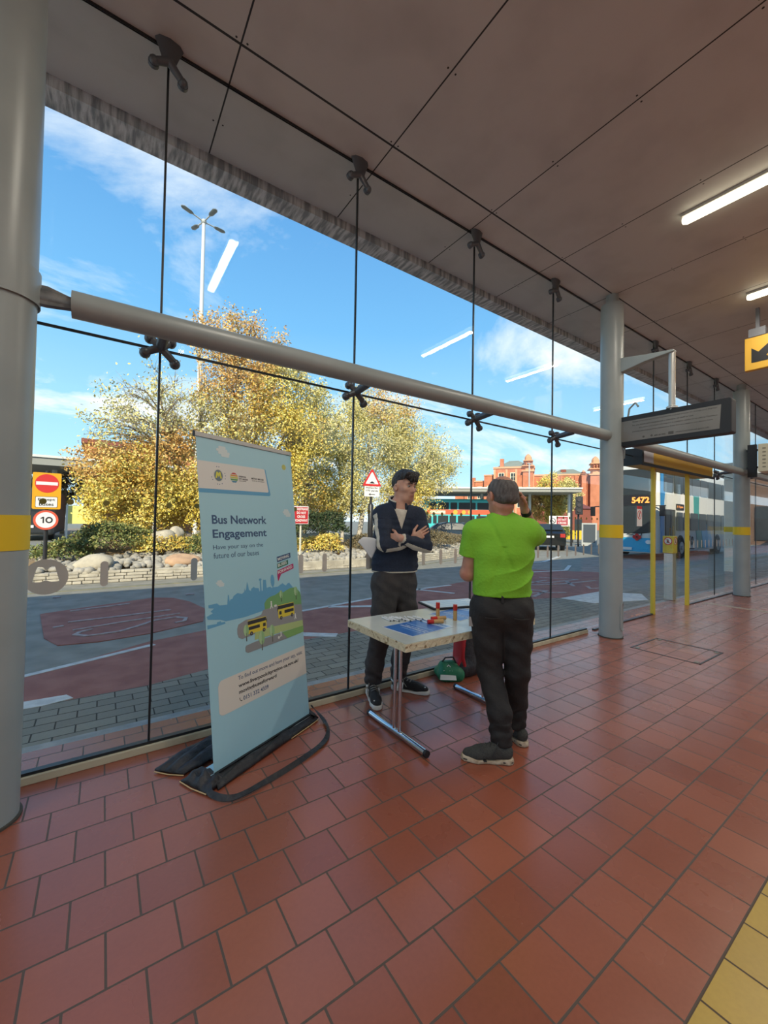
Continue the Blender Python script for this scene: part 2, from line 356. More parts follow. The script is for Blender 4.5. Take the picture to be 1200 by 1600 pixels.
line(mk, [(2.68, 6.15), (4.2, 6.47), (5.8, 6.85)], .09); line(mk, [(3.2, 6.22), (3.95, 5.85)], .12); line(mk, [(2.1, 4.95), (2.52, 4.64)], .16)
line(mk, [(5.69, 6.85), (6.75, 6.92)], .09); line(mk, [(5.69, 6.8), (6.05, 6.08)], .09)
mk.prism([(7.54, 4.62), (9.05, 4.63), (9.6, 4.0), (8.94, 3.6), (7.65, 4.0)], -.03, -.0085)
line(mk, [(9.5, 7.75), (12.2, 7.3), (13.8, 8.1)], .12); line(mk, [(12.2, 9.6), (14, 9.3), (17, 10.5)], .14)
struct('road_marking', mk, m_paint)
lt = MB()
line(lt, [(-.08, 6.56), (-.2, 6.48), (-.25, 6.36), (-.12, 6.22), (.21, 6.25), (.41, 6.42), (.64, 6.66), (.93, 6.74), (1.05, 6.6), (1.0, 6.42), (.88, 6.38)], .05)
line(lt, [(-.36, 7.14), (.3, 7.2), (.93, 7.3)], .06); line(lt, [(-.28, 6.62), (.3, 6.8), (1.02, 6.96)], .045); line(lt, [(-.38, 7.95), (.41, 8.16)], .06); line(lt, [(-.5, 6.9), (-.4, 6.95)], .05)
line(lt, [(-.71, 9.43), (-.6, 9.45)], .1); line(lt, [(1.35, 8.62), (1.5, 8.62)], .1)
for pts in ([(9.9, 6.7), (10.5, 5.95), (9.1, 6.0), (9.0, 6.4)], [(8.2, 6.1), (9.3, 5.7), (10.8, 5.6)], [(9.3, 5.36), (9.9, 5.9)], [(7.6, 5.9), (8.1, 5.3), (7.2, 5.0)], [(6.9, 5.6), (8.3, 4.95)], [(7.7, 6.9), (8.8, 6.2), (9.6, 6.3)], [(9.6, 5.2), (9.3, 4.95), (9.9, 4.8)], [(8.4, 7.2), (9.4, 6.9)]): line(lt, pts, .09)
struct('road_marking', lt, m_paint_thin)
struct('kerb', line(MB(), [(-9, 10.1), (-1.1, 10.15), (.3, 10.2), (6, 10.4), (9, 10.7), (13, 12.0), (19, 13.5)], .11, -.1, -.012), mat('worn yellow kerb line', (.24, .23, .16), .8, col2=(.15, .16, .13), nscale=6))

struct('wall_back_added', MB().box((-9, -6.2, -.2), (60, -6.0, 2.3)), mat('brown brick wall', (.26, .20, .15), .8, col2=(.22, .16, .12), nscale=2))  # unseen low wall, added so the glass does not mirror sunlit ground
# manhole cover let into the floor
mh = empty('manhole_cover', (5.65, 1.97, 0), 'recessed floor cover with a thin dark rim in the red tiles before the second column', 'manhole cover')
fr = MB(); x0, x1, y0, y1 = 5.27, 6.0, 1.62, 2.32
for a, b in (((x0, y0), (x1, y0+.018)), ((x0, y1-.018), (x1, y1)), ((x0, y0), (x0+.018, y1)), ((x1-.018, y0), (x1, y1))): fr.box((*a, -.01), (*b, .003))
fr.build('rim', mat('dark manhole metal', (.05, .05, .05), .4, .6), mh)
for x, y in ((x0+.06, y0+.05), (x1-.06, y0+.05), (x0+.06, y1-.06), (x1-.06, y1-.06)): MB().box((x-.03, y-.02, -.01), (x+.03, y+.02, .0035)).build('lifting_point', mat('worn brass', (.25, .22, .16), .4, .7), mh)

# ------------------------------------------------------------------ ceiling
def ceilmat(name, col, dirt):
    m = bpy.data.materials.new(name); m.use_nodes = True; t = m.node_tree; p = t.nodes['Principled BSDF']; Lk = t.links.new
    c = t.nodes.new('ShaderNodeTexCoord'); s = t.nodes.new('ShaderNodeSeparateXYZ'); Lk(c.outputs['Object'], s.inputs[0]); X, Y = s.outputs[0], s.outputs[1]
    fx = node_math(t, 'PINGPONG', node_math(t, 'SUBTRACT', X, .655), .61125)      # distance to the nearest cross joint
    lx = node_math(t, 'LESS_THAN', fx, .0055)
    ly = node_math(t, 'LESS_THAN', node_math(t, 'ABSOLUTE', node_math(t, 'SUBTRACT', Y, 2.665)), .0085)
    ly2 = node_math(t, 'LESS_THAN', node_math(t, 'ABSOLUTE', node_math(t, 'SUBTRACT', Y, -3.0)), .0085)
    fy = node_math(t, 'PINGPONG', Y, .33); d2 = node_math(t, 'ADD', node_math(t, 'POWER', node_math(t, 'SUBTRACT', fx, .035), 2), node_math(t, 'POWER', fy, 2))
    dots = node_math(t, 'LESS_THAN', d2, .00005)
    f = node_math(t, 'MAXIMUM', node_math(t, 'MAXIMUM', lx, ly), node_math(t, 'MAXIMUM', ly2, dots))
    n = t.nodes.new('ShaderNodeTexNoise'); n.inputs['Scale'].default_value = 2.2; n.inputs['Detail'].default_value = 7; Lk(c.outputs['Object'], n.inputs[0])
    r = t.nodes.new('ShaderNodeMapRange'); r.inputs[1].default_value = .45; r.inputs[2].default_value = .8; Lk(n.outputs[0], r.inputs[0])
    a = t.nodes.new('ShaderNodeMix'); a.data_type = 'RGBA'; a.inputs[6].default_value = (*col, 1); a.inputs[7].default_value = (*dirt, 1); Lk(r.outputs[0], a.inputs[0])
    b = t.nodes.new('ShaderNodeMix'); b.data_type = 'RGBA'; Lk(a.outputs[2], b.inputs[6]); b.inputs[7].default_value = (.012, .012, .014, 1); Lk(f, b.inputs[0])
    Lk(b.outputs[2], p.inputs['Base Color']); p.inputs['Roughness'].default_value = .55; return m
m_ceil = ceilmat('grey ceiling panel', (.49, .50, .49), (.40, .405, .40))
struct('ceiling', MB().box((-9, -6, 4.56), (60, 2.962, 4.9)), m_ceil)
struct('ceiling', MB().box((-9, 2.978, 4.555), (60, 3.62, 4.9)), ceilmat('soffit panel', (.52, .52, .51), (.42, .42, .41)))  # outer ceiling strip coloured lighter, for the daylight that reaches it
struct('trim_3', MB().box((-9, 2.962, 4.545), (60, 2.978, 4.6)), mat('black rubber seal', (.012, .013, .015), .5))
struct('trim_4', MB().box((-9, 3.66, 4.50), (60, 3.86, 4.97)).box((-9, 3.60, 4.585), (60, 3.66, 4.9)), mat('streaked galvanised gutter', (.26, .30, .33), .7, col2=(.66, .70, .73), nscale=4.5, ncontrast=(.40, .60), stretch=(6, 1, .5), bump=.3))

# ------------------------------------------------------------------ glass wall
m_glass = glassmat('clear toughened glass'); m_seal = mat('black silicone joint', (.012, .016, .018), .35)
m_dot = mat('olive glass marking', (.22, .18, .035), .6); m_frost = glassmat('frosted grey marking', (.5, .48, .45), dark=.75)
m_frost = mat('pale grey glass marking', (.56, .53, .47), .6)
YG = 2.97
edges = [-1.2, .275, 1.728, 3.18, 4.632, 6.085, 7.54, 8.99, 10.44, 11.89, 13.34, 14.8, 16.25, 17.7, 19.15, 20.6]
dots_pane = {0: [-.28, -.158, .014, .177], 1: [.352, .52, .66, .80, .94, 1.08, 1.22, 1.464, 1.611], 2: [1.80, 1.9, 2.0, 2.15, 2.29, 2.43, 2.57, 2.653, 2.763, 2.9, 3.03], 3: [3.3+.14*i for i in range(9)], 4: [4.75+.14*i for i in range(9)]}
pills = {0: [.015], 1: [.512, .72, .9, 1.08, 1.278, 1.483], 2: [1.9, 2.1, 2.3, 2.53, 2.753, 2.956], 3: [3.35+.2*i for i in range(7)], 4: [4.78+.2*i for i in range(6)], 8: [9.1+.2*i for i in range(7)], 9: [10.55+.2*i for i in range(7)]}
wn = 0
for i in range(len(edges)-1):
    a, b = edges[i], edges[i+1]
    for z0, z1 in ((.06, 2.552), (2.566, 4.545)):
        if i in (6,) and z0 < 1: continue            # the doorway
        wn += 1
        root = MB().box((a+.007, YG-.006, z0), (b-.007, YG+.006, z1)).build('window_%d' % wn, m_glass, kind='structure')
        sl = MB(); 
        if i: sl.box((a-.0065, YG-.008, z0), (a+.0065, YG+.008, z1))
        if z0 < 1: sl.box((a, YG-.007, 2.552), (b, YG+.007, 2.566))
        if sl.v: sl.build('seal', m_seal, root)
        if z0 < 1:
            if i in dots_pane:
                Md = plane((0, YG-.0065, 0), (1, 0, 0), (0, 0, 1))
                for x in dots_pane[i]: MB().prism(circ(x, 1.555, .017, 14), 0, .0008, Md).build('dot_marking', m_dot, root)
            if i in pills:
                d = MB(); Md = plane((0, YG-.0065, 0), (1, 0, 0), (0, 0, 1))
                for x in pills[i]: MB().prism(rrect(x-.02, 1.055, x+.02, 1.205, .0195), 0, .0008, Md).build('pill_marking', m_frost, root)
                if i == 0:      # round emblem with a letter M
                    n = 40; o = circ(-.255, 1.128, .1, n); M_ = [(-.315, 1.10), (-.295, 1.185), (-.268, 1.185), (-.256, 1.165), (-.244, 1.185), (-.217, 1.185), (-.195, 1.10), (-.235, 1.10), (-.256, 1.11), (-.277, 1.10)]
                    bm_ = []
                    c0 = Vector((-.256, 1.14))
                    inn = []
                    for k in range(n):     # the outline of the cut-out letter, sampled from its centre
                        dr = (Vector(o[k])-c0).normalized(); best = .02
                        for q in range(len(M_)):
                            p1, p2 = Vector(M_[q])-c0, Vector(M_[(q+1) % len(M_)])-c0; den = dr.x*(p2-p1).y-dr.y*(p2-p1).x
                            if abs(den) < 1e-9: continue
                            tt = (p1.x*(p2-p1).y-p1.y*(p2-p1).x)/den; uu = (p1.x*dr.y-p1.y*dr.x)/den
                            if tt > 0 and 0 <= uu <= 1: best = max(best, tt)
                        inn.append((c0.x+dr.x*best, c0.y+dr.y*best))
                    for k in range(n): j = (k+1) % n; d.prism([inn[k], o[k], o[j], inn[j]], 0, .0008, Md)
                if d.v: d.build('emblem_marking', m_frost, root)
bb = MB().box((-9, 2.93, 0), (5.45, 3.0, .045)); struct('baseboard_outer', bb, m_cream, bevel=.004)
struct('baseboard_inner', MB().box((5.66, 2.95, 0), (7.5, 2.99, .02)).box((9.02, 2.95, 0), (20.6, 2.99, .02)), m_seal)
struct('trim_5', MB().box((-9, 2.945, .045), (5.45, 2.985, .062)), m_seal)

# spider brackets on the joints
m_spider = mat('dark grey cast steel', (.10, .115, .13), .42, .35)
def spider(x, z, top):
    lab = None; mb = MB(); s = .055
    if top:
        mb.tube([(x, YG-.03, z+.13), (x, YG-.035, z+.07), (x, YG-.04, z)], [.085, .062, .04], 8, flat=((1, 0, 0), .5))
        arms = ((-1, -.45), (1, -.95))
    else: arms = ((-1, -.55), (1, -.95), (-.7, .6), (.7, .6))
    for sx, sz in arms:
        e = Vector((x+sx*.085, YG-.035, z+sz*.085)); mb.tube([(x, YG-.045, z), e, (e.x, YG-.012, e.z)], [.026, .022, .027], 10); mb.sph(e, .03, 10)
        mb.cyl((e.x, YG-.03, e.z), (e.x, YG-.007, e.z), .032, seg=12)
    if not top: mb.tube([(x, 2.69, z+.03), (x, YG-.04, z)], [.035, .03], 10)
    return mb
names = {1: 'first', 2: 'second', 3: 'third', 4: 'fourth', 6: 'sixth', 7: 'seventh', 8: 'eighth', 9: 'ninth'}
for i in (1, 2, 3, 4, 6, 7, 8, 9):
    for top in (True, False):
        if not top and i in (6, 7): continue
        x = edges[i]; far = i >= 8
        r = spider(x, 4.43 if top else 2.56, top).build('spider_bracket', m_spider, smooth=True)
        tag(r, 'dark steel spider bracket %s the %s vertical glass joint from the left' % ('at the top of' if top else 'at rail height on', names[i]), 'glass bracket', 'spider brackets of the glass wall')

# ------------------------------------------------------------------ columns and rails
m_col = mat('grey painted steel', (.31, .355, .36), .36, col2=(.27, .315, .32), nscale=2.5, spec=.55)
m_band = mat('yellow band', (.72, .50, .012), .5)
def column(x, y, lab, r=.138, extra=True):
    root = empty('steel_column', (x, y, 0), lab, 'column', 'grey round columns with a yellow band')
    MB().cyl((x, y, 0), (x, y, 4.42), r, seg=40).build('shaft', m_col, root, smooth=True)
    MB().cyl((x, y, 4.42), (x, y, 4.56), r*.55, seg=28).build('neck', m_col, root, smooth=True)
    MB().cyl((x, y, 1.305), (x, y, 1.475), r+.003, seg=40).build('yellow_band', m_band, root, smooth=True, label='yellow band')
    MB().tube([(x, y, 0), (x, y, .012)], r+.012, 40).build('base_ring', mat('dark dirty sealant', (.06, .055, .045), .8), root)
    return root
c0 = column(-.44, 2.69, 'grey round steel column at the left edge, closest to the roll-up banner', .138)
c1 = column(5.56, 2.69, 'grey round steel column carrying the hanging departure screen', .138)
c2 = column(11.32, 2.75, 'grey round steel column with the white box on it, beyond the doorway', .142)
column(17.2, 2.75, 'furthest grey round steel column at the right edge')
# access plates on the second column: ovals facing the hall
def oval_plate(parent, cx, cy, r, ang, z0, z1):
    mb = MB(); pts = []
    hw = .055
    for k in range(25):
        a = PI*k/24; pts.append((hw*math.cos(a), z1-hw+hw*math.sin(a)))
    for k in range(25):
        a = PI+PI*k/24; pts.append((hw*math.cos(a), z0+hw+hw*math.sin(a)))
    pts.append(pts[0])
    P3 = [(cx+(r+.004)*math.cos(ang+p/r), cy+(r+.004)*math.sin(ang+p/r), z) for p, z in pts]
    mb.tube(P3, .006, 6); mb.build('access_plate', m_col, parent, smooth=True)
oval_plate(c1, 5.56, 2.69, .138, math.radians(-80), .1, .46)
oval_plate(c2, 11.32, 2.75, .142, math.radians(-80), .1, .46)
cable = MB().tube([(5.62, 2.56, 2.35), (5.64, 2.545, 2.75), (5.63, 2.5, 3.0), (5.61, 2.42, 3.06), (5.6, 2.38, 3.0)], .012, 8)
cable.build('cable_conduit', m_col, c1, smooth=True)
def rail(x0, x1, z0, z1, lab, r=.07, left_plate=False):
    root = empty('round_rail', (x0, 2.69, z0), lab, 'rail', 'grey round rails between the columns')
    MB().cyl((x0, 2.69, z0), (x1, 2.69, z1), r, seg=32).build('tube', m_col, root, smooth=True)
    pl = MB()
    if left_plate:
        pl.prism([(-.26, .05), (-.1, .062), (0, .03), (0, -.035), (-.1, -.05), (-.26, -.05)], -.012, .012, plane((x0, 2.69, z0), (1, 0, 0), (0, .25, 1)))
        pl.tube([(x0-.24, 2.69, z0), (x0-.06, 2.69, z0), (x0+.01, 2.69, z0)], [.05, .042, .035], 12, flat=((0, 0, 1), .5))
        pl.build('end_bracket', mat('dull galvanised plate', (.16, .175, .185), .4, .5, col2=(.3, .31, .31), nscale=14), root, smooth=True)
rail(-.165, 5.43, 2.595, 2.655, 'long grey round rail across the glass behind the banner and the two people', left_plate=True)
rail(5.69, 11.2, 2.655, 2.64, 'grey round rail across the doorway, between the second and third column')
rail(11.45, 17.1, 2.64, 2.64, 'grey round rail at the far right, beyond the white box')
# clamp ring on the first column
MB().lathe((-.44, 2.69, 0), [(.139, 2.69), (.15, 2.70), (.15, 2.53), (.139, 2.54)], 36).build('clamp_ring', m_col, c0, smooth=True)

# ------------------------------------------------------------------ ceiling lamps
m_diff = mat('lit lamp diffuser', (.9, .88, .8), .5, emit=(1, .90, .64), estr=3.4); m_lamp = mat('lamp body', (.45, .44, .40), .5)
def ceiling_lamp(x, y0, y1, lab):
    root = empty('ceiling_lamp', (x, (y0+y1)/2, 4.5), lab, 'ceiling lamp', 'fluorescent lamps along the ceiling')
    MB().box((x-.05, y0, 4.53), (x+.05, y1, 4.56)).build('body', m_lamp, root, bevel=.004)
    MB().tube([(x, y0, 4.507), (x, y0+.03, 4.505), (x, y1-.03, 4.505), (x, y1, 4.507)], [.028, .042, .042, .028], 12, flat=((0, 0, 1), 1.05)).build('diffuser', m_diff, root, smooth=True)
    l = bpy.data.lights.new('lamp_light', 'AREA'); l.shape = 'RECTANGLE'; l.size = .09; l.size_y = y1-y0-.04; l.energy = LAMP_W; l.color = (1, .925, .79)
    o = bpy.data.objects.new('lamp_light', l); COL.objects.link(o); o.location = (x, (y0+y1)/2, 4.455); o.parent = root; o.matrix_parent_inverse = parent_inv(root)
for x, y0, y1, lab in ((1.08, .28, 1.5, 'lit ceiling lamp above the viewer, the nearest of the row'), (4.66, .36, 1.58, 'lit tube lamp on the ceiling, the larger of the two at the right edge'),
                       (6.92, .40, 1.62, 'lit tube lamp on the ceiling, the smaller of the two at the right edge'), (10.5, .4, 1.6, 'lit ceiling lamp beyond the yellow arrow sign'),
                       (14.1, .4, 1.6, 'lit ceiling lamp far along the hall'), (-2.5, .28, 1.5, 'lit ceiling lamp behind the first column')): ceiling_lamp(x, y0, y1, lab)
for x in (-2.5, 1.08, 4.66, 8.2, 11.8):  # second lamp row, added out of view only to brighten the hall
    ceiling_lamp(x, -3.2, -2.0, 'added ceiling lamp behind the viewer, out of view, to brighten the hall')
# ------------------------------------------------------------------ hanging departure screen
m_black = mat('black plastic', (.010, .011, .014), .5); m_steel = mat('brushed steel', (.5, .5, .48), .35, .8)
scr = empty('departure_screen', (5.6, 2.02, 2.86), 'black framed hanging information screen with a grey notice, beside the second column', 'information screen')
Ms = plane((5.54, 2.62, 2.51), (0, -1, 0), (0, 0, 1))       # x towards the hall, y up, out of the plane towards the viewer
W_, H_ = 1.19, .36
MB().box((5.545, 1.43, 2.50), (5.72, 2.62, 2.885)).build('housing', mat('dark grey housing', (.035, .04, .048), .6), scr, bevel=.02)
fr = MB(); fr.prism(rrect(0, -.01, W_, H_+.01, .02), 0, .004, Ms); fr.build('bezel', m_black, scr)
MB().prism([(.06, .045), (W_-.10, .045), (W_-.085, H_-.05), (.06, H_-.05)], .004, .006, Ms).build('notice_panel', mat('grey notice', (.16, .155, .14), .45, col2=(.22, .215, .2), nscale=2), scr)
m_ink = mat('faint print', (.085, .08, .072), .6)
for k, (s_, x0, x1) in enumerate((('Please note that some bus departures may be subject to change and displays', .2, 1.07), ('for the latest information ask a member of staff or see', .2, .85), ('Bus times and travel information is available online or by calling Traveline', .28, 1.07), ('Journey planning and live departures from this bus station are shown here', .2, 1.03))):
    text('notice_text', s_, Ms, x0, H_-.085-k*.042, x1, H_-.067-k*.042, m_ink, scr, depth=.0075)
for q in (rrect(.60, .062, .655, .095, .006), circ(.33, .078, .013), circ(.42, .078, .013)): MB().prism(q, .006, .0072, Ms).build('notice_emblem', m_ink, scr)
text('notice_text', 'metro   rail   ferries', Ms, .45, .066, .57, .088, m_ink, scr, depth=.0075)
text('notice_text', 'merseytravel.gov.uk', Ms, .68, .066, 1.0, .088, m_ink, scr, depth=.0075)
MB().cyl((5.57, 1.995, 2.87), (5.57, 1.995, 3.56), .035, seg=20).lathe((5.57, 1.995, 2.885), [(.06, 0), (.06, .02), (.04, .03)], 20).build('hanger_pole', m_steel, scr, smooth=True)
MB().prism([(0, -.10), (0, .10), (.34, .045), (.62, .012), (.62, -.012), (.3, -.04)], -.045, .045, plane((5.56, 2.58, 3.57), (0, -1, 0), (0, 0, 1))).build('arm', m_col, c1, bevel=.01)

# yellow arrow sign hanging from the ceiling
sg = empty('direction_sign', (7.5, 1.3, 3.93), 'yellow hanging sign with a black arrow, cut by the right edge', 'sign')
MB().box((7.45, .75, 3.69), (7.53, 1.775, 4.155)).build('panel', mat('amber sign panel', (.62, .36, .04), .5), sg, bevel=.008)
Ma = plane((7.45, 1.775, 3.69), (0, -1, 0), (0, 0, 1))
MB().prism([(.075, .31), (.075, .10), (.30, .10), (.23, .17), (.40, .33), (.33, .40), (.15, .24)], 0, .003, Ma).build('arrow', m_black, sg)
MB().box((7.44, 1.55, 4.155), (7.54, 1.73, 4.27)).box((7.47, 1.62, 4.2), (7.51, 1.66, 4.56)).build('hanger', mat('sign hanger', (.14, .15, .17), .5), sg)
MB().box((7.47, .9, 4.155), (7.51, .94, 4.56)).build('hanger', MATS['sign hanger'], sg)

# white box by the third column
wb = empty('speaker_box', (11.2, 2.36, 2.85), 'cream box with a slotted side mounted beside the third column', 'wall box')
MB().box((10.85, 2.02, 2.60), (11.35, 2.38, 3.16)).build('case', mat('cream enamel', (.72, .68, .50), .5), wb, bevel=.01)
for k in range(6):
    for j in range(3): MB().box((10.846, 2.08+j*.09, 2.68+k*.075), (10.85, 2.13+j*.09, 2.705+k*.075)).build('slot', mat('slot grey', (.3, .28, .2), .7), wb)
MB().box((11.1, 2.46, 2.52), (11.18, 2.6, 3.2)).box((11.12, 2.36, 2.7), (11.16, 2.62, 2.74)).box((11.12, 2.36, 3.06), (11.16, 2.62, 3.1)).build('bracket', m_black, wb)

# ------------------------------------------------------------------ doorway
m_yel = mat('yellow door paint', (.62, .47, .04), .45)
dr = empty('door_1', (8.26, YG, 0), kind='structure')
for x in (7.54, 8.99): MB().box((x-.022, YG-.03, 0), (x+.022, YG+.03, 2.45)).build('door_post', m_yel, dr)
MB().box((6.85, 2.86, 2.44), (9.95, 3.18, 2.66)).build('door_header', mat('amber door header', (.58, .37, .03), .5), dr)
MB().box((6.80, 2.83, 2.42), (6.86, 3.2, 2.68)).box((6.86, 2.835, 2.415), (9.98, 2.865, 2.455)).build('header_edge', m_black, dr)
MB().box((6.865, 2.85, 2.47), (7.25, 2.86, 2.66)).build('header_end_plate', mat('pale grey plate', (.5, .52, .55), .4), dr)
MB().box((7.57, 3.03, .03), (8.25, 3.045, 2.42)).build('door_leaf', m_glass, dr)
MB().box((8.28, 3.06, .03), (8.96, 3.075, 2.42)).build('door_leaf', m_glass, dr)
Mn = plane((0, YG-.0065, 0), (1, 0, 0), (0, 0, 1))
m_white = mat('white vinyl', (.78, .78, .76), .5); m_red = mat('sign red', (.62, .03, .03), .45); m_ink2 = mat('black ink', (.02, .02, .022), .6)
st = empty('no_pedestrians_notice', (7.03, YG-.007, 1.6), 'small white no-pedestrians notice with a red top stuck on the glass left of the doorway', 'notice')
MB().prism([(6.94, 1.46), (7.12, 1.46), (7.12, 1.78), (6.94, 1.78)], 0, .001, Mn).build('card', m_white, st)
MB().prism([(6.94, 1.735), (7.12, 1.735), (7.12, 1.78), (6.94, 1.78)], .001, .0015, Mn).build('red_band', m_red, st)
mb = MB(); annulus(mb, 7.03, 1.64, .058, .072, .001, .0016, Mn); mb.prism([(6.985, 1.585), (6.995, 1.575), (7.08, 1.695), (7.07, 1.705)], .001, .0017, Mn); mb.build('prohibition_ring', m_red, st)
mb = MB(); mb.prism(circ(7.03, 1.672, .011, 12), .001, .0014, Mn); mb.prism([(7.02, 1.66), (7.042, 1.655), (7.05, 1.60), (7.04, 1.60), (7.03, 1.63), (7.015, 1.595), (7.005, 1.60)], .001, .0014, Mn); mb.build('walking_figure', m_ink2, st)
text('lettering', 'No pedestrians', Mn, 6.955, 1.49, 7.105, 1.52, m_ink2, st)
# steel post with a sign head outside the door
bp = empty('sign_post', (9.3, 3.36, 0), 'square steel post with a yellow no-pedestrians head, just outside the doorway', 'post')
MB().box((9.22, 3.28, 0), (9.38, 3.44, .93)).build('post', m_steel, bp, bevel=.01)
MB().box((9.205, 3.265, .93), (9.395, 3.455, 1.27)).build('head', m_yel, bp, bevel=.01)
Mp = plane((9.2, 3.265, 0), (1, 0, 0), (0, 0, 1))
Mp2 = plane((9.205, 3.455, 0), (0, -1, 0), (0, 0, 1))
for MM in (Mp, Mp2):
    mb = MB(); mb.prism(circ(.095, 1.17, .075), 0, .002, MM); mb.build('sign_disc', m_white, bp)
    mb = MB(); annulus(mb, .095, 1.17, .06, .075, .002, .004, MM); mb.prism([(.048, 1.215), (.055, 1.222), (.142, 1.125), (.135, 1.118)], .002, .0045, MM); mb.build('prohibition_ring', m_red, bp)
    mb = MB(); mb.prism(circ(.095, 1.205, .011, 10), .002, .003, MM); mb.prism([(.082, 1.19), (.108, 1.19), (.115, 1.125), (.1, 1.13), (.095, 1.155), (.083, 1.12), (.072, 1.125)], .002, .003, MM); mb.build('walking_figure', m_ink2, bp)

# ------------------------------------------------------------------ roll-up banner
B0 = Vector((.551, 2.408, .005)); bu = Vector((.89948, .43696, 0)); bv = Vector((-.0543, .11178, .99225))
Mb = plane(B0, bu, bv); BW, BH = .822, 2.0
bn = empty('roll_up_banner', (.92, 2.59, 0), 'tall light blue roll-up banner reading Bus Network Engagement', 'banner')
def col255(r, g, b): return tuple(((c/255+.055)/1.055)**2.4 if c > 10 else c/3295 for c in (r, g, b))
def bm(name, c): return mat('banner '+name, c, .42)
m_bblue = bm('light blue', (.345, .60, .70))
MB().box((0, .03, -.002), (BW, BH, 0), M=Mb).build('printed_sheet', m_bblue, bn)
MB().box((-.01, BH-.022, -.008), (BW+.008, BH+.008, .006), M=Mb).build('top_rail', mat('grey aluminium', (.32, .32, .32), .4, .6), bn, bevel=.002)
MB().box((-.014, BH-.024, -.009), (-.009, BH+.01, .007), M=Mb).build('rail_end_cap', m_black, bn)
bas = MB(); Mbase = plane(B0, bu, (0, 0, 1))
bas.prism([(-.0, .0), (BW, .0), (BW, .035), (0, .035)], -.10, .012, Mbase); bas.build('cassette', mat('silver cassette', (.55, .56, .57), .3, .8), bn, bevel=.006)
MB().box((0, .034, -.003), (BW, .044, .012), M=Mbase).build('cassette_lip', m_black, bn)
MB().cyl(Mb @ Vector((BW*.5, .05, -.03)), Mb @ Vector((BW*.5, BH-.02, -.012)), .008, seg=10).build('support_pole', m_steel, bn, smooth=True)
MB().box((-.02, .036, -.09), (.10, .040, -.004), M=Mbase).build('sheet_fold', m_bblue, bn)
def flat(name, polys, m, h, lab=None):
    for p in polys: MB().prism(p, .0004, h*.0004, Mb).build(name, m, bn, label=lab)
flat('logo_panel_shadow', [[(0, 1.637), (.568, 1.647), (.581, 1.656), (.548, 1.835), (.53, 1.84), (0, 1.70)]], bm('mid blue', (.10, .34, .56)), 2)
flat('logo_panel', [[(0, 1.832), (.53, 1.838), (.538, 1.835), (.563, 1.68), (.556, 1.672), (0, 1.662)]], bm('white', (.66, .66, .63)), 3, 'white logo panel')
m_navy = bm('navy', (.035, .085, .19)); m_bw = bm('white print', (.70, .72, .70))
# round emblem with a letter M inside a ring of stars
flat('emblem', [circ(.145, 1.752, .031, ry=.036)], bm('grey blue', (.12, .18, .22)), 4)
flat('emblem_letter', [[(.121, 1.735), (.13, 1.775), (.14, 1.775), (.145, 1.765), (.15, 1.775), (.16, 1.775), (.169, 1.735), (.157, 1.735), (.153, 1.755), (.145, 1.742), (.137, 1.755), (.133, 1.735)]], bm('emblem yellow', (.62, .60, .06)), 5)
mb = MB(); annulus(mb, .145, 1.752, .034, .0365, .0012, .0016, Mb, n=26, ry=1.12); mb.build('emblem_ring', bm('emblem ring', (.6, .6, .5)), bn)
flat('emblem_stars', [circ(.145+.052*math.cos(a), 1.752+.056*math.sin(a), .0035, 5) for a in (1.75, 1.45, .35, .05, -.3, 3.4, 3.7, 4.5, 4.8, 5.2)], m_navy, 4)
cols = ((.50, .05, .04), (.62, .30, .04), (.50, .50, .08), (.10, .30, .08), (.05, .22, .35))
for k, c in enumerate(cols):
    y1, y0 = 1.783-k*.0135, 1.783-(k+1)*.0135+.003; r = .031
    hw = lambda y: math.sqrt(max(1e-6, r*r-(y-1.75)**2*.8))
    flat('region_logo_band', [[(.265-hw(y0), y0), (.265+hw(y0), y0), (.265+hw(y1), y1), (.265-hw(y1), y1)]], bm('logo %d' % k, c), 4)
text('logo_text', 'LIVERPOOL', Mb, .303, 1.757, .365, 1.768, m_ink2, bn, bold=.02, depth=.0018)
text('logo_text', 'CITY REGION', Mb, .303, 1.741, .378, 1.752, m_ink2, bn, bold=.02, depth=.0018)
text('logo_text', 'COMBINED AUTHORITY', Mb, .303, 1.731, .365, 1.736, m_ink2, bn, depth=.0018)
text('logo_text', 'METRO MAYOR', Mb, .412, 1.754, .523, 1.766, m_ink2, bn, bold=.02, depth=.0018)
text('logo_text', 'LIVERPOOL CITY REGION', Mb, .416, 1.742, .526, 1.748, m_ink2, bn, depth=.0018)
def cloud(cx, cy, s): return [rrect(cx-s*.5+dx*s, cy+dy*s, cx+s*.5+ex*s, cy+dy*s+s*.22, s*.1) for dx, dy, ex in ((.1, .2, -.25), (-.1, 0, -.1), (.05, -.2, .1), (.3, -.38, .05))]
flat('cloud', cloud(.19, 1.91, .085)+cloud(.735, 1.528, .07)+cloud(.112, 1.083, .05), bm('cloud', (.60, .70, .72)), 2)
flat('sun_disc', [circ(.738, 1.878, .021)], bm('sun', (.45, .48, .12)), 2)
text('title', 'Bus Network', Mb, .079, 1.447, .524, 1.502, m_navy, bn, bold=.022, label='navy title Bus Network')
text('title', 'Engagement', Mb, .079, 1.345, .518, 1.413, m_navy, bn, bold=.022, label='navy title Engagement')
text('subtitle', 'Have your say on the', Mb, .077, 1.283, .478, 1.318, m_navy, bn)
text('subtitle', 'future of our buses', Mb, .077, 1.236, .436, 1.270, m_navy, bn)
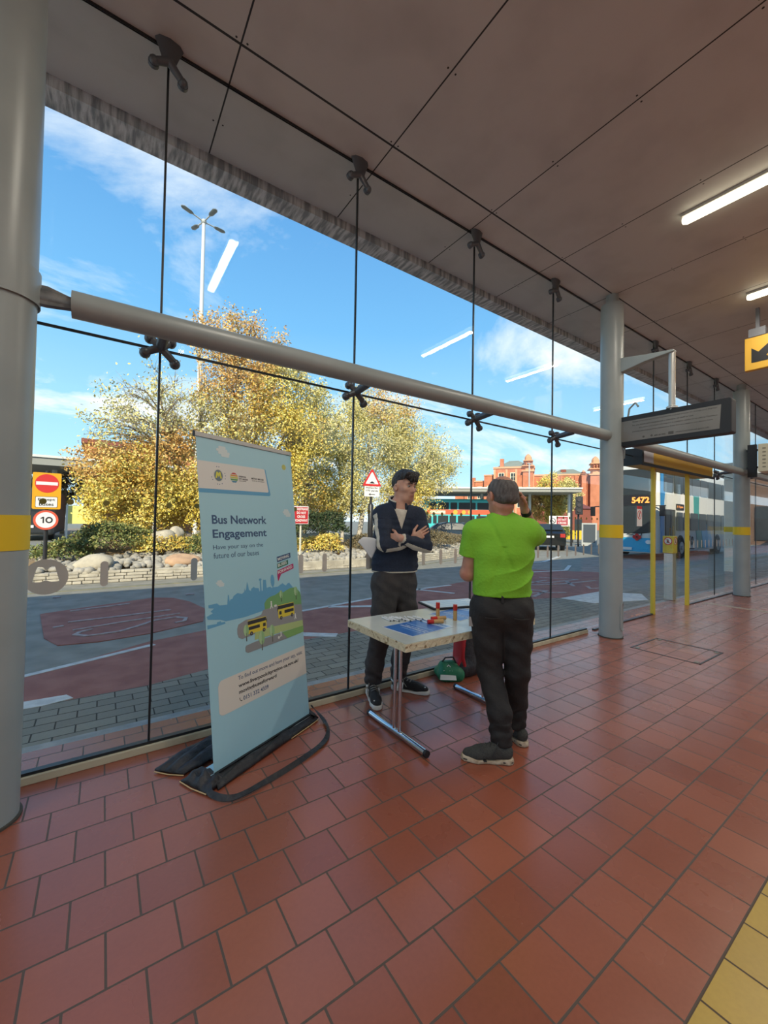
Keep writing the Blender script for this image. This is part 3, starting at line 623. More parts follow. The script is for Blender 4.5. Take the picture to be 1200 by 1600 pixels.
for s_, p, c in (('MOVING', [(.6, 1.172), (.74, 1.197), (.74, 1.233), (.6, 1.211)], m_navy), ('BUSES', [(.598, 1.128), (.711, 1.150), (.711, 1.182), (.598, 1.162)], bm('badge green', (.03, .16, .10))),
                 ('FORWARD', [(.594, 1.078), (.765, 1.115), (.765, 1.151), (.596, 1.114)], bm('badge magenta', (.42, .02, .13)))):
    flat('badge', [p], c, 3)
    d = (Vector(p[1])-Vector(p[0])); L_ = d.length; d.normalize(); Mt = Mb @ Matrix.Translation((p[0][0], p[0][1], 0)) @ Matrix.Rotation(math.atan2(d.y, d.x), 4, 'Z')
    text('badge_text', s_, Mt, .011, .008, L_-.012, .029, m_bw, bn, bold=.025, depth=.0018)
flat('badge_tail', [[(.593, 1.079), (.631, 1.085), (.598, 1.037)]], MATS['banner badge magenta'], 3)
sk = [(.021, .969), (.081, .97), (.1, .955), (.155, .951), (.163, 1.008), (.17, 1.007), (.173, .966), (.18, .978), (.197, .98), (.205, .995), (.237, 1.009), (.27, .998), (.29, 1.008), (.294, 1.03), (.299, 1.012), (.307, 1.024), (.313, 1.05), (.319, 1.068), (.325, 1.045), (.33, 1.015), (.346, 1.006), (.35, 1.02), (.372, 1.03), (.38, 1.022), (.413, 1.015), (.418, .99), (.425, 1.0), (.427, 1.065), (.436, 1.064), (.438, .992), (.449, .995), (.457, 1.066), (.482, 1.063), (.484, 1.008), (.517, 1.011), (.533, 1.0), (.549, 1.003), (.59, 1.001), (.615, 1.012), (.64, 1.02), (.655, 1.008), (.672, .999), (.69, 1.012), (.708, 1.014), (.736, .985), (.76, .95), (.72, .9), (.45, .862), (.285, .85), (.138, .853), (.1, .87), (.013, .888), (.007, .905), (.05, .918), (.034, .93), (.06, .944), (.023, .952)]
flat('skyline', [sk, circ(.543, 1.05, .018, 20, .042), circ(.431, 1.07, .012, 16, .008), [(.538, .99), (.548, .99), (.547, 1.02), (.539, 1.02)], [(.008, .833), (.133, .840), (.131, .852), (.105, .853), (.1, .862), (.075, .86), (.072, .851), (.008, .856)]], bm('skyline blue', (.12, .36, .58)), 2, 'blue city skyline')
flat('hill', [[(.455, .868), (.454, .907), (.48, .932), (.511, .943), (.56, .949), (.6, .962), (.64, .955), (.674, .966), (.71, .975), (.756, .975), (.79, .955), (.815, .93), (.822, .90), (.822, .831), (.74, .823), (.574, .833)]], bm('hill green', (.16, .36, .14)), 3, 'green hill')
flat('road_graphic', [[(.229, .814), (.29, .832), (.35, .83), (.42, .838), (.44, .866), (.577, .872), (.822, .840), (.822, .722), (.456, .734), (.252, .72), (.225, .735), (.217, .76), (.218, .79)]], bm('road grey', (.27, .28, .29)), 4)
flat('verge', [[(.36, .742), (.423, .744), (.822, .723), (.822, .68), (.352, .69)]], bm('verge green', (.40, .52, .22)), 5)
flat('path_graphic', [[(.272, .66), (.279, .672), (.35, .678), (.616, .681), (.66, .63), (.291, .624), (.272, .636)]], bm('path grey', (.25, .27, .28)), 5)
flat('verge', [[(.60, .681), (.822, .682), (.822, .637), (.649, .63)]], bm('verge dark green', (.20, .40, .13)), 6)
m_by = bm('bus yellow', (.66, .55, .05)); m_bk = bm('bus black', (.03, .03, .035))
for x0, x1, y0, y1, fl in ((.302, .46, .737, .822, 1), (.575, .738, .783, .872, -1)):
    w_ = x1-x0; h_ = y1-y0
    flat('bus_graphic', [rrect(x0, y0, x1, y1, .006)], m_by, 6)
    cab = (x0+w_*.80, x0+w_*.95) if fl > 0 else (x0+w_*.06, x0+w_*.2); lo = (x0+w_*.03, x0+w_*.62) if fl > 0 else (x0+w_*.38, x0+w_*.96)
    flat('bus_graphic_windows', [rrect(x0, y0+h_*.68, x1-.002, y1-.004, .003), rrect(lo[0], y0+h_*.28, lo[1], y0+h_*.52, .003), rrect(cab[0], y0+h_*.26, cab[1], y0+h_*.52, .003),
         circ(x0+w_*.16, y0, .0125, 16), circ(x1-w_*.16, y0, .0125, 16), [(x1+.001, y0+h_*.55), (x1+.006, y0+h_*.55), (x1+.006, y0+h_*.8), (x1+.001, y0+h_*.8)] if fl > 0 else [(x0-.006, y0+h_*.55), (x0-.001, y0+h_*.55), (x0-.001, y0+h_*.8), (x0-.006, y0+h_*.8)]], m_bk, 7)
    flat('bus_graphic_hubs', [circ(x0+w_*.16, y0, .006, 10), circ(x1-w_*.16, y0, .006, 10)], bm('hub', (.2, .2, .2)), 8)
for cx, cy, h_ in ((.41, .69, .06), (.615, .945, .038), (.768, .945, .045), (.285, .765, .05), (.505, .715, .055)):
    flat('tree_graphic', [circ(cx, cy, h_*.42, 20, h_*.72)], bm('tree light', (.38, .56, .32)), 9)
    flat('tree_graphic', [[(cx, cy-h_*.72)]+[(cx+h_*.42*math.cos(a), cy+h_*.72*math.sin(a)) for a in [(-1+2*i/10)*PI/2 for i in range(11)]]], bm('tree shade side', (.26, .46, .22)), 10)
    flat('tree_graphic', [[(cx-.0018, cy-h_*1.35), (cx+.0018, cy-h_*1.35), (cx+.0018, cy-h_*.3), (cx-.0018, cy-h_*.3)]], bm('trunk', (.12, .12, .1)), 11)
def fig(x, y, s): return [circ(x, y+s*.9, s*.13, 10), [(x-s*.12, y+s*.75), (x+s*.14, y+s*.75), (x+s*.1, y+s*.4), (x+s*.28, y), (x+s*.15, y), (x, y+s*.3), (x-s*.18, y), (x-s*.3, y+s*.03), (x-s*.1, y+s*.42)]]
flat('people_graphic', fig(.515, .862, .05)+[rrect(.54, .868, .565, .882, .004)]+fig(.745, .745, .04)+fig(.588, .655, .035)+[circ(.565, .655, .009, 12)], m_bw, 9)
flat('info_panel', [[(.055, .35), (.057, .49), (.066, .51), (.08, .521), (.13, .523), (.822, .536), (.822, .333), (.085, .322), (.068, .328), (.058, .338)]], bm('info white', (.66, .64, .58)), 3, 'white contact panel')
text('contact_text', 'To find out more and have your say, visit:', Mb, .202, .476, .79, .508, m_navy, bn, depth=.002)
text('contact_text', 'www.liverpoolcityregion-ca.gov.uk/', Mb, .202, .432, .745, .462, m_ink2, bn, bold=.02, depth=.002)
text('contact_text', 'movingbusesforward', Mb, .203, .394, .520, .424, m_ink2, bn, bold=.02, depth=.002)
text('contact_text', '0151 332 4339', Mb, .232, .354, .442, .379, m_navy, bn, bold=.01, depth=.002)
mb = MB(); mb.tube([Mb @ Vector((.206, .378, .001)), Mb @ Vector((.205, .37, .001)), Mb @ Vector((.211, .36, .001)), Mb @ Vector((.221, .357, .001))], [.003, .0018, .0018, .003], 6); mb.build('phone_symbol', m_ink2, bn)

# carry bag spread on the floor round the banner's foot
m_bag = mat('black nylon', (.014, .015, .018), .55, col2=(.03, .032, .036), nscale=30, bump=.5, bscale=26); m_pipe = mat('tan piping', (.55, .38, .18), .6)
cb = empty('banner_carry_bag', (.6, 2.5, 0), 'open black carry bag with tan piping and long strap, spread under the banner', 'carry bag')
def sheet(name, pts, thick=.012, puff=.02, m=m_bag, parent=cb, n=8, seed=1):
    """fabric laid on the floor: a quad patch, puffed in the middle"""
    rnd = random.Random(seed); a, b, c, d = [Vector(p) for p in pts]; mb = MB(); vs = []; fs = []; Nn = 18
    for i in range(Nn+1):
        for j in range(n+1):
            u, v = i/Nn, j/n; p = a*(1-u)*(1-v)+b*u*(1-v)+c*u*v+d*(1-u)*v
            p.z += puff*math.sin(PI*u)**.5*math.sin(PI*v)**.5*(1+.5*math.sin(17*u+5*v+seed))+.006*math.sin(23*u*v+9*v+seed)*math.sin(PI*v)
            vs.append(p)
    fs = [(i*(n+1)+j, (i+1)*(n+1)+j, (i+1)*(n+1)+j+1, i*(n+1)+j+1) for i in range(Nn) for j in range(n)]
    mb.add(vs, fs); o = mb.build(name, m, parent, smooth=True, auto=False); s_ = o.modifiers.new('thick', 'SOLIDIFY'); s_.thickness = thick; s_.offset = 1; return o
Pf = lambda a, b, z=.006: Mbase @ Vector((a, z, b))       # a along the banner, b towards the viewer
sheet('front_panel', [Pf(-.02, .014, .035), Pf(.83, .014, .03), Pf(.84, .06), Pf(-.04, .085)], puff=.02, seed=2)
sheet('side_panel', [Pf(-.10, -.16), Pf(-.10, .06), Pf(.03, .07, .02), Pf(.0, -.11, .05)], puff=.03, seed=3, n=10)
sheet('flap', [Pf(-.12, -.36), Pf(-.06, -.19), Pf(.45, -.13, .03), Pf(.40, -.38, .012)], puff=.04, seed=5, n=10)
sheet('back_panel', [Pf(.1, -.12, .02), Pf(.84, -.12, .02), Pf(.85, -.20), Pf(.1, -.24)], puff=.02, seed=6)
sheet('end_panel', [Pf(.825, .04, .03), Pf(.85, .05), Pf(.87, -.18), Pf(.825, -.13, .05)], puff=.02, seed=8, n=6)
for pts in ([(-.125, -.36), (-.10, -.27), (-.06, -.185)], [(-.105, -.155), (-.11, -.05), (-.10, .06)], [(.55, .07), (.75, .066), (.845, .06)]):
    MB().tube([Pf(a, b, .004) for a, b in pts], .0032, 6).build('piping', m_pipe, cb, smooth=True)
def strap(pts, wd=.032):
    mb = MB(); pts = [Vector(p) for p in pts]; vs = []
    C = []                                       # smooth the path
    for i in range(len(pts)-1):
        p0, p1, p2, p3 = pts[max(0, i-1)], pts[i], pts[i+1], pts[min(len(pts)-1, i+2)]
        for k in range(8):
            t = k/8; C.append(.5*((2*p1)+(p2-p0)*t+(2*p0-5*p1+4*p2-p3)*t*t+(3*p1-p0-3*p2+p3)*t**3))
    C.append(pts[-1]); n = len(C)
    for i, p in enumerate(C):
        t = (C[min(i+1, n-1)]-C[max(i-1, 0)]).normalized(); tw = .5+.35*math.sin(i*.33); sd_ = t.cross(Vector((0, 0, 1))).normalized(); a = (sd_*math.cos(tw)+Vector((0, 0, 1))*math.sin(tw))*wd/2
        b = t.cross(a).normalized()*.0015
        vs += [p+a+b, p-a+b, p-a-b, p+a-b]
    fs = [(4*i+k, 4*i+(k+1) % 4, 4*i+4+(k+1) % 4, 4*i+4+k) for i in range(n-1) for k in range(4)]+[(3, 2, 1, 0), tuple(4*(n-1)+k for k in range(4))]
    return mb.add(vs, fs)
strap([Pf(.83, .0, .10), Pf(.845, .03, .07), Pf(.84, .12, .012), Pf(.74, .23, .012), Pf(.60, .29, .012), Pf(.36, .29, .012), Pf(.13, .26, .012), Pf(-.05, .21, .012), Pf(-.09, .09, .012), Pf(-.06, .03, .03)]).build('strap', m_bag, cb, smooth=True)
# ------------------------------------------------------------------ folding table
tb = empty('folding_table', (2.15, 2.27, 0), 'white folding table with chipped cream edges and chrome T-shaped legs', 'table')
m_top = mat('pale table top', (.56, .60, .57), .26, col2=(.50, .54, .51), nscale=3)
m_edge = mat('chipped cream table edge', (.66, .60, .42), .6, col2=(.24, .16, .07), nscale=34, ncontrast=(.56, .66), bump=.6, bscale=40)
TX0, TX1, TY0, TY1 = 1.508, 2.79, 1.915, 2.622
MB().prism(rrect(TX0, TY0, TX1, TY1, .012, 3), .69, .737).build('edge', m_edge, tb)
MB().prism(rrect(TX0+.004, TY0+.004, TX1-.004, TY1-.004, .01, 3), .737, .7405).build('tabletop', m_top, tb)
m_chr = mat('chrome', (.62, .64, .66), .16, 1.)
for X in (1.70, 2.605):
    MB().cyl((X, 1.935, .024), (X, 2.585, .024), .021, seg=20).build('foot_bar', m_chr, tb, smooth=True)
    for y in (1.925, 2.575): MB().cyl((X, y, .024), (X, y+.02, .024), .0225, seg=20).build('end_cap', m_black, tb, smooth=True)
    for y in (2.215, 2.275):
        MB().cyl((X, y, .03), (X, y, .69), .0125, seg=16).build('leg', m_chr, tb, smooth=True)
    MB().box((X-.02, 2.18, .675), (X+.02, 2.31, .69)).build('leg_bracket', m_chr, tb)
# leaflets
def leaflet(cx, cy, w, d, rz, lab, dark, nm='leaflet'):
    z = .7415; r = empty(nm, (cx, cy, z), lab, 'leaflet', rz=rz); M = r.matrix_basis if False else Matrix.Translation((cx, cy, z)) @ Matrix.Rotation(rz, 4, 'Z')
    MB().box((-w/2, -d/2, -.0005), (w/2, d/2, .0006), M=M).build('sheet', mat('leaflet white', (.62, .66, .70), .35), r)
    mb = MB(); mb.box((-w/2+.008, -d/2+.085, .0006), (w/2-.008, d/2-.012, .001), M=M); mb.build('blue_field', dark, r)
    mb = MB(); mb.box((-w/2+.02, -.01, .001), (w/2-.03, -.004, .0014), M=M).box((-w/2+.02, .10, .001), (w/2-.09, .106, .0014), M=M); mb.box((-w/2+.02, -d/2+.02, .0006), (w/2-.02, -d/2+.075, .001), M=M)
    mb.build('light_bands', mat('leaflet pale blue', (.30, .48, .75), .35), r)
    Mt = M.copy()
    text('lettering', 'Have your say on your buses', Mt, -w/2+.02, .03, w/2-.06, .045, m_white, r, depth=.0015)
    text('lettering', 'Bus Network Engagement', Mt, -w/2+.02, .055, w/2-.04, .078, m_white, r, depth=.0015)
    text('lettering', 'Moving Buses Forward', Mt, -w/2+.03, -d/2+.035, w/2-.05, -d/2+.055, m_navy, r, depth=.0015)
    return r
m_lb = mat('leaflet blue', (.04, .16, .48), .3); m_lb2 = mat('leaflet deep blue', (.03, .12, .42), .3)
leaflet(1.83, 2.185, .30, .42, math.radians(96), 'blue printed leaflet on the near left half of the table, under the pens', m_lb)
leaflet(2.38, 2.33, .30, .42, math.radians(100), 'blue leaflet farther right on the table, beside the green-shirted man', m_lb2)
# pens
random.seed(5)
m_pen = mat('white pen plastic', (.78, .78, .77), .25)
p0 = empty('ballpoint_pen', (0, 0, 0))
MB().tube([(-.06, 0, 0), (.058, 0, 0)], .0052, 10).build('barrel', m_pen, p0, smooth=True)
MB().tube([(.058, 0, 0), (.072, 0, 0), (.076, 0, 0)], [.005, .0022, .001], 10).build('tip', mat('dark pen tip', (.04, .04, .05), .3), p0, smooth=True)
MB().box((-.064, -.0018, .005), (-.03, .0018, .008)).cyl((-.066, 0, 0), (-.06, 0, 0), .0035, seg=8).build('clip', m_pen, p0)
where = ['leftmost', 'second from the left', 'third from the left', 'fourth from the left', 'fifth from the left', 'sixth from the left', 'seventh from the left', 'eighth from the left', 'ninth from the left', 'tenth from the left', 'rightmost']
for i in range(11):
    o = p0 if i == 0 else copy_tree(p0)
    o.location = (1.75+.024*i, 2.465+.010*math.sin(i*2.3)-.013*i, .7465+(.006 if i in (3, 7, 9) else 0)); o.rotation_euler = (0, (-.07 if i in (3, 7, 9) else 0), math.radians(-98+random.uniform(-12, 12)))
    tag(o, 'white pen with dark tip, %s in the row of pens' % where[i], 'pen', 'white pens lying on the table')
# cardboard tubes with red caps
m_cardb = mat('kraft cardboard', (.55, .33, .13), .7); m_rcap = mat('glossy red cap', (.52, .02, .012), .3)
def tubep(M, lab):
    r = empty('lip_balm_tube', M.translation, lab, 'cardboard tube', 'cardboard tubes with red caps')
    MB().cyl(M @ Vector((0, 0, 0)), M @ Vector((0, 0, .074)), .0145, seg=20).build('body', m_cardb, r, smooth=True)
    MB().cyl(M @ Vector((0, 0, .074)), M @ Vector((0, 0, .118)), .0155, seg=20).build('cap', m_rcap, r, smooth=True)
tubep(Matrix.Translation((2.125, 2.31, .741)), 'upright cardboard tube with a red cap, the left and farther of the two standing')
tubep(Matrix.Translation((2.19, 2.19, .741)), 'upright cardboard tube with a red cap, the right and nearer of the two standing')
def lying(x, y, a): return Matrix.Translation((x, y, .757)) @ Matrix.Rotation(math.radians(a), 4, 'Z') @ Matrix.Rotation(PI/2, 4, 'Y')
tubep(lying(2.135, 2.235, 165), 'cardboard tube lying on the table, the one nearer the standing tubes')
tubep(lying(2.045, 2.165, 158), 'cardboard tube lying on the table, nearest the leaflet')
# folder
fo = empty('open_folder', (2.55, 2.6, .745), 'black folder holding printed sheets at the back of the table', 'folder')
Mf = Matrix.Translation((2.56, 2.575, .743)) @ Matrix.Rotation(math.radians(-14), 4, 'Z')
MB().box((-.27, -.13, 0), (.25, .17, .016), M=Mf).build('cover', m_black, fo, bevel=.003)
MB().box((-.255, -.115, .016), (.245, .16, .019), M=Mf).build('printed_sheet', mat('folder sheet', (.62, .70, .72), .4), fo)
mb = MB()
for k in range(7): mb.box((-.22, -.09+k*.034, .019), (.18-.03*(k % 3), -.08+k*.034, .0195), M=Mf)
mb.build('print_lines', mat('pale blue print', (.25, .45, .62), .5), fo)
# ------------------------------------------------------------------ bags under the table
fa = Sdf((2.55, 2.60, -.02), (2.95, 3.0, .28), .006)
e_ = Vector((-.82, .1, 0)).normalized()
R3 = [(math.cos(.5), -math.sin(.5), 0), (math.sin(.5), math.cos(.5), 0), (0, 0, 1)]
fa.cap((2.67, 2.79, .05), (2.76, 2.73, .05), .075, .075, .02).cap((2.68, 2.83, .12), (2.76, 2.79, .12), .045, .045, .05).cap((2.67, 2.87, .06), (2.78, 2.81, .06), .05, .05, .03).cut((0, 0, -1), 0)
fab = empty('first_aid_bag', (2.74, 2.8, 0), 'small green first aid bag with white panel on the floor under the table', 'bag')
fa.build('pouch', [mat('green nylon', (.01, .16, .07), .55, bump=.3, bscale=40)], fab)
Mg = plane((2.585, 2.768, .022), (.80, -.60, .0), (.22, .30, .93))
MB().prism([(.0, .0), (.15, .0), (.145, .04), (.005, .045)], .012, .022, Mg).build('white_panel', mat('reflective white', (.75, .78, .72), .4), fab)
mb = MB(); annulus(mb, .085, .115, .012, .02, -.012, -.004, Mg, n=4); mb.build('emblem', m_white, fab)
text('lettering', 'First Aid', Mg, .035, .062, .115, .083, m_white, fab, depth=.015)
MB().tube([(2.66, 2.83, .15), (2.68, 2.80, .20), (2.74, 2.76, .205), (2.77, 2.75, .15)], .008, 8).build('handle', m_bag, fab, smooth=True)
rs = Sdf((2.68, 2.55, -.02), (3.2, 3.0, .5), .008)
rs.cap((2.93, 2.79, .11), (2.93, 2.80, .33), .13, .11, .03, ax=(0, 1, 0), sc=.85).cap((2.84, 2.76, .08), (3.02, 2.76, .08), .085, .085, .04).cut((0, 0, -1), 0)
rsk = empty('rucksack', (2.93, 2.8, 0), 'black and red rucksack standing under the table behind the man in green', 'rucksack')
rs.build('body', [m_bag, mat('red nylon', (.42, .012, .02), .5)], rsk, region=lambda P: ((P[:, 0] < 2.865) & (P[:, 2] > .05) & (P[:, 1] > 2.72) & (P[:, 2] < .45)).astype(int))
MB().tube([(2.84, 2.70, .40), (2.79, 2.68, .33), (2.80, 2.69, .2), (2.83, 2.69, .12)], [.02, .022, .02, .016], 10, flat=((1, 0, 0), .4)).build('shoulder_strap', MATS['red nylon'], rsk, smooth=True)
MB().tube([(2.88, 2.8, .42), (2.84, 2.78, .47), (2.80, 2.78, .44), (2.80, 2.79, .38)], .009, 8).build('grab_handle', m_bag, rsk, smooth=True)

# ------------------------------------------------------------------ people
def V3(*a): return np.array(a, float)
def skinmat(name, c, c2): return mat(name, c, .5, col2=c2, nscale=16, ncontrast=(.4, .7), sss=.08, spec=.35)
m_skin1 = skinmat('skin of the young man', (.56, .33, .245), (.49, .25, .18)); m_skin2 = skinmat('skin of the older man', (.52, .27, .19), (.44, .19, .13))
m_lip = mat('lips', (.44, .19, .145), .5); m_eyew = mat('eye white', (.34, .31, .29), .4); m_iris = mat('iris', (.03, .02, .015), .2)

def head(s, c, f, sc, jaw=1., k=.02):
    """skull, jaw, nose, brows, ears about centre c, face direction f"""
    f = V3(*f); f /= np.linalg.norm(f); z = V3(0, 0, 1); z = z-f*(z@f); z /= np.linalg.norm(z); sd_ = np.cross(z, f)      # to the person's left
    R = [f, sd_, z]; P = lambda a, b, d: c+(f*a+sd_*b+z*d)*sc
    s.ell(P(-.012, 0, .01), V3(.098, .077, .098)*sc, R, k)
    s.ell(P(.028, 0, -.045), V3(.066, .060, .082)*sc, R, .03*sc)
    s.cap(P(.05, -.032, -.095), P(.05, .032, -.095), .022*sc, .022*sc, .03*sc)             # chin
    s.cap(P(-.01, -.052, -.07), P(.05, -.02, -.10), .02*sc, .018*sc, .03*sc); s.cap(P(-.01, .052, -.07), P(.05, .02, -.10), .02*sc, .018*sc, .03*sc)
    s.cap(P(.082, 0, .012), P(.103, 0, -.028), .009*sc, .0135*sc, .012*sc)                # nose
    s.cap(P(.092, -.012, -.032), P(.092, .012, -.032), .009*sc, .009*sc, .008*sc)
    s.cap(P(.076, -.04, .026), P(.084, -.012, .022), .010*sc, .010*sc, .014*sc); s.cap(P(.076, .04, .026), P(.084, .012, .022), .010*sc, .010*sc, .014*sc)   # brows
    for b in (-1, 1):
        s.ell(P(.089, b*.031, .006), V3(.012, .016, .010)*sc, R, .012*sc, sub=True)        # eye sockets
        s.ell(P(.060, b*.045, -.022), V3(.02, .018, .016)*sc, R, .02*sc)                   # cheek bones
        s.ell(P(-.004, b*.084, -.018), V3(.019, .012, .031)*sc, R, .006*sc)                # ears
        s.ell(P(.004, b*.09, -.014), V3(.009, .006, .016)*sc, R, .004*sc, sub=True)
    s.cap(P(.086, -.018, -.062), P(.086, .018, -.062), .007*sc, .007*sc, .007*sc)          # lips
    s.cap(P(.083, -.014, -.072), P(.083, .014, -.072), .0075*sc, .0075*sc, .007*sc)
    return P, R
def eyes(parent, P, sc):
    for b in (-1, 1):
        e = MB(); c = P(.078, b*.031, .004); e.sph(c, .0112*sc, 12, sc=(1, 1, .8)); o = e.build('eye', m_eyew, parent, smooth=True, auto=False)
        g = MB(); c = P(.0858, b*.0315, .003); g.sph(c, .0052*sc, 10); g.build('iris', m_iris, o, smooth=True, auto=False)
def hand(s, wrist, d, pn, lat, curl, sc=1., thumb=1, spread=.16, lens=(.072, .08, .075, .058)):
    """palm and five fingers: d along the hand, pn palm normal (fingers curl towards it), lat towards the thumb"""
    d = V3(*d); d /= np.linalg.norm(d); lat = V3(*lat); lat -= d*(lat@d); lat /= np.linalg.norm(lat); pn_ = np.cross(d, lat); pn_ *= np.sign(pn_@V3(*pn)) or 1
    w = V3(*wrist)
    s.cap(w, w+d*.04*sc, .026*sc, .028*sc, .02, ax=pn_, sc=.62)
    for q in (-.027, -.009, .009, .027): s.cap(w+d*.02*sc+lat*q*.7*sc, w+d*.088*sc+lat*q*sc, .015*sc, .0125*sc, .012)
    for i, q in enumerate((.029, .0095, -.0095, -.029)):
        a = w+d*.088*sc+lat*q*sc; dr = d+lat*q/.03*spread; dr /= np.linalg.norm(dr); cu = curl if not hasattr(curl, '__len__') else curl[i]; L_ = lens[i]*sc; r = (.0088 if i < 3 else .0078)*sc
        for t in range(3):
            an = cu*(t+.6); e = dr*math.cos(an)+pn_*math.sin(an); b = a+e*L_*(.45, .32, .26)[t]
            s.cap(a, b, r*(1-.06*t), r*(.94-.07*t), .003); a = b
    a = w+d*.03*sc+lat*.026*sc; dr = d*.62+lat*.72*thumb+pn_*.25; dr /= np.linalg.norm(dr); b = a+dr*.04*sc; s.cap(a, b, .0145*sc, .0115*sc, .01)
    dr2 = d*.85+lat*.35+pn_*.35; dr2 /= np.linalg.norm(dr2); c = b+dr2*.03*sc; s.cap(b, c, .011*sc, .0098*sc, .004); s.cap(c, c+(dr2+pn_*.2)*.022*sc, .0098*sc, .0085*sc, .003)

# ---- the young man, arms crossed, a sheet of paper held under his right arm
m_navyj = mat('navy knit', (.010, .018, .038), .85, col2=(.014, .024, .05), nscale=60, bump=.25, bscale=160); m_cream_k = mat('cream knit', (.56, .53, .44), .85, bump=.2, bscale=160)
m_trs = mat('charcoal twill', (.028, .025, .026), .8, col2=(.040, .036, .036), nscale=14, bump=.4, bscale=18)
pm = empty('person', (2.05, 2.78, 0), 'dark-haired person in a navy zip-neck jumper with cream sleeve stripes, arms crossed, behind the table', 'person')
r1 = V3(.94, -.34, 0); q1 = V3(-.34, -.94, 0)            # his left-hand side and the way his chest faces
A = dict(shR=V3(1.955, 2.835, 1.525), shL=V3(2.24, 2.725, 1.52), elR=V3(1.872, 2.685, 1.278), elL=V3(2.225, 2.585, 1.275), wrR=V3(2.105, 2.63, 1.312), wrL=V3(1.965, 2.59, 1.342))
hc1 = V3(2.130, 2.762, 1.782); f1 = V3(.12, -.98, -.16)
s = Sdf((1.62, 2.40, 0), (2.52, 3.0, 1.99), .0052)
P1, R1 = head(s, hc1, f1, 1.12)
s.cap(hc1+V3(-.006, .02, -.06), V3(2.085, 2.80, 1.56), .054, .058, .03)
s.cap(V3(2.09, 2.79, 1.56), V3(2.06, 2.80, 1.05), .11, .10, .04, ax=q1, sc=.72); s.cap(A['shR'], A['shL'], .055, .055, .04)
s.cap(V3(1.98, 2.80, .98), V3(2.15, 2.80, .98), .09, .09, .03)
for a in ('R', 'L'): s.chain([A['sh'+a], A['el'+a], A['wr'+a]], [.05, .038, .027], .02)
hand(s, A['wrR']+V3(.0, -.012, .012), (.76, -.42, .50), (.6, .8, 0), (-.40, .22, .88), (.20, .24, .28, .34), 1.04, spread=.10)
hand(s, A['wrL']+V3(0, .01, 0), (-.38, .92, -.02), (0, .5, -.5), (0, .3, .9), .12, .95)
for hx, kx, ky, ax_, ay in ((1.975, 1.93, 2.765, 1.905, 2.86), (2.15, 2.165, 2.765, 2.165, 2.84)):
    s.chain([V3(hx, 2.80, .95), V3(kx, ky, .53), V3(ax_, ay, .10)], [.075, .05, .034], .03)
s.chain([V3(1.905, 2.87, .06), V3(1.86, 2.76, .04)], [.030, .022], .02); s.chain([V3(2.165, 2.85, .06), V3(2.25, 2.73, .04)], [.030, .022], .02)
def lipr(P, hc, Pf):
    m = np.zeros(len(P), int); c = np.array(Pf(.086, 0, -.067)); m[(np.abs(P[:, 2]-c[2]) < .0078) & (np.linalg.norm(P-c, axis=1) < .021)] = 1; return m
s.build('body', [m_skin1, m_lip], pm, region=lambda P: lipr(P, hc1, P1))
eyes(pm, P1, 1.10)
# brows
for b in (-1, 1): MB().tube([P1(.085, b*.050, .026), P1(.094, b*.032, .031), P1(.098, b*.012, .026)], [.003, .0055, .005], 8).build('eyebrow', mat('dark brown hair', (.018, .013, .012), .6), pm, smooth=True)
# hair: short at the sides, a thick fringe swept forward
m_hair = mat('dark brown hair top', (.016, .013, .013), .5, col2=(.04, .034, .032), nscale=55, ncontrast=(.45, .7), bump=.9, bscale=70, stretch=(1, 1, .35))
h = Sdf(hc1-.2, hc1+.24, .0042)
HP = P1; rl = random.Random(4)
h.ell(HP(-.016, 0, .022), V3(.105, .0815, .100)*1.10, R1, .01)
h.ell(HP(.012, 0, .080), V3(.088, .074, .046)*1.10, R1, .03)
h.ell(HP(.062, .006, .078), V3(.040, .064, .036)*1.10, R1, .02)
for k in range(30):                       # separate locks swept forward over the brow
    b = -.066+.132*k/29; w_ = rl.uniform(-.012, .012); e1 = .104-3.0*b*b*4+rl.uniform(-.010, .010)
    h.cap(HP(.005+rl.uniform(-.02, .02), b*.6, .112+rl.uniform(-.006, .008)), HP(.075, b*.85+w_*.5, .098+rl.uniform(-.004, .006)), .013, .012, .006); h.cap(HP(.075, b*.85+w_*.5, .098), HP(e1, b*.95+w_-.006, .046+rl.uniform(-.016, .012)), .0115, .0035, .003)
for k in range(22):
    b = -.07+.14*k/21; h.cap(HP(-.03+rl.uniform(-.03, .02), b*.8, .108-abs(b)*.4), HP(.03+rl.uniform(-.01, .03), b*.9+rl.uniform(-.01, .01), .118-abs(b)*.35), .011, .007, .005)
fz = R1[2]; ff = R1[0]
def cutface(F, X, Y, Z):
    px = (X-hc1[0])*ff[0]+(Y-hc1[1])*ff[1]+(Z-hc1[2])*ff[2]; pz = (X-hc1[0])*fz[0]+(Y-hc1[1])*fz[1]+(Z-hc1[2])*fz[2]; sp = R1[1]; py = (X-hc1[0])*sp[0]+(Y-hc1[1])*sp[1]+(Z-hc1[2])*sp[2]
    low = np.where(px > .045, .040+.010*np.sin(py*95)-.10*py+np.clip(-.02-py, 0, .04)*.5, np.where(px > -.005, .052-(.045-px)*.2, np.where(px > -.03, .0, -.055)))      # hair line by how far forward
    F = np.maximum(F, (low-pz)*.8); F += .0016*np.sin(px*120+py*260)*np.sin(py*230+pz*160); return F
h.field(cutface); h.build('hair', [m_hair], pm)
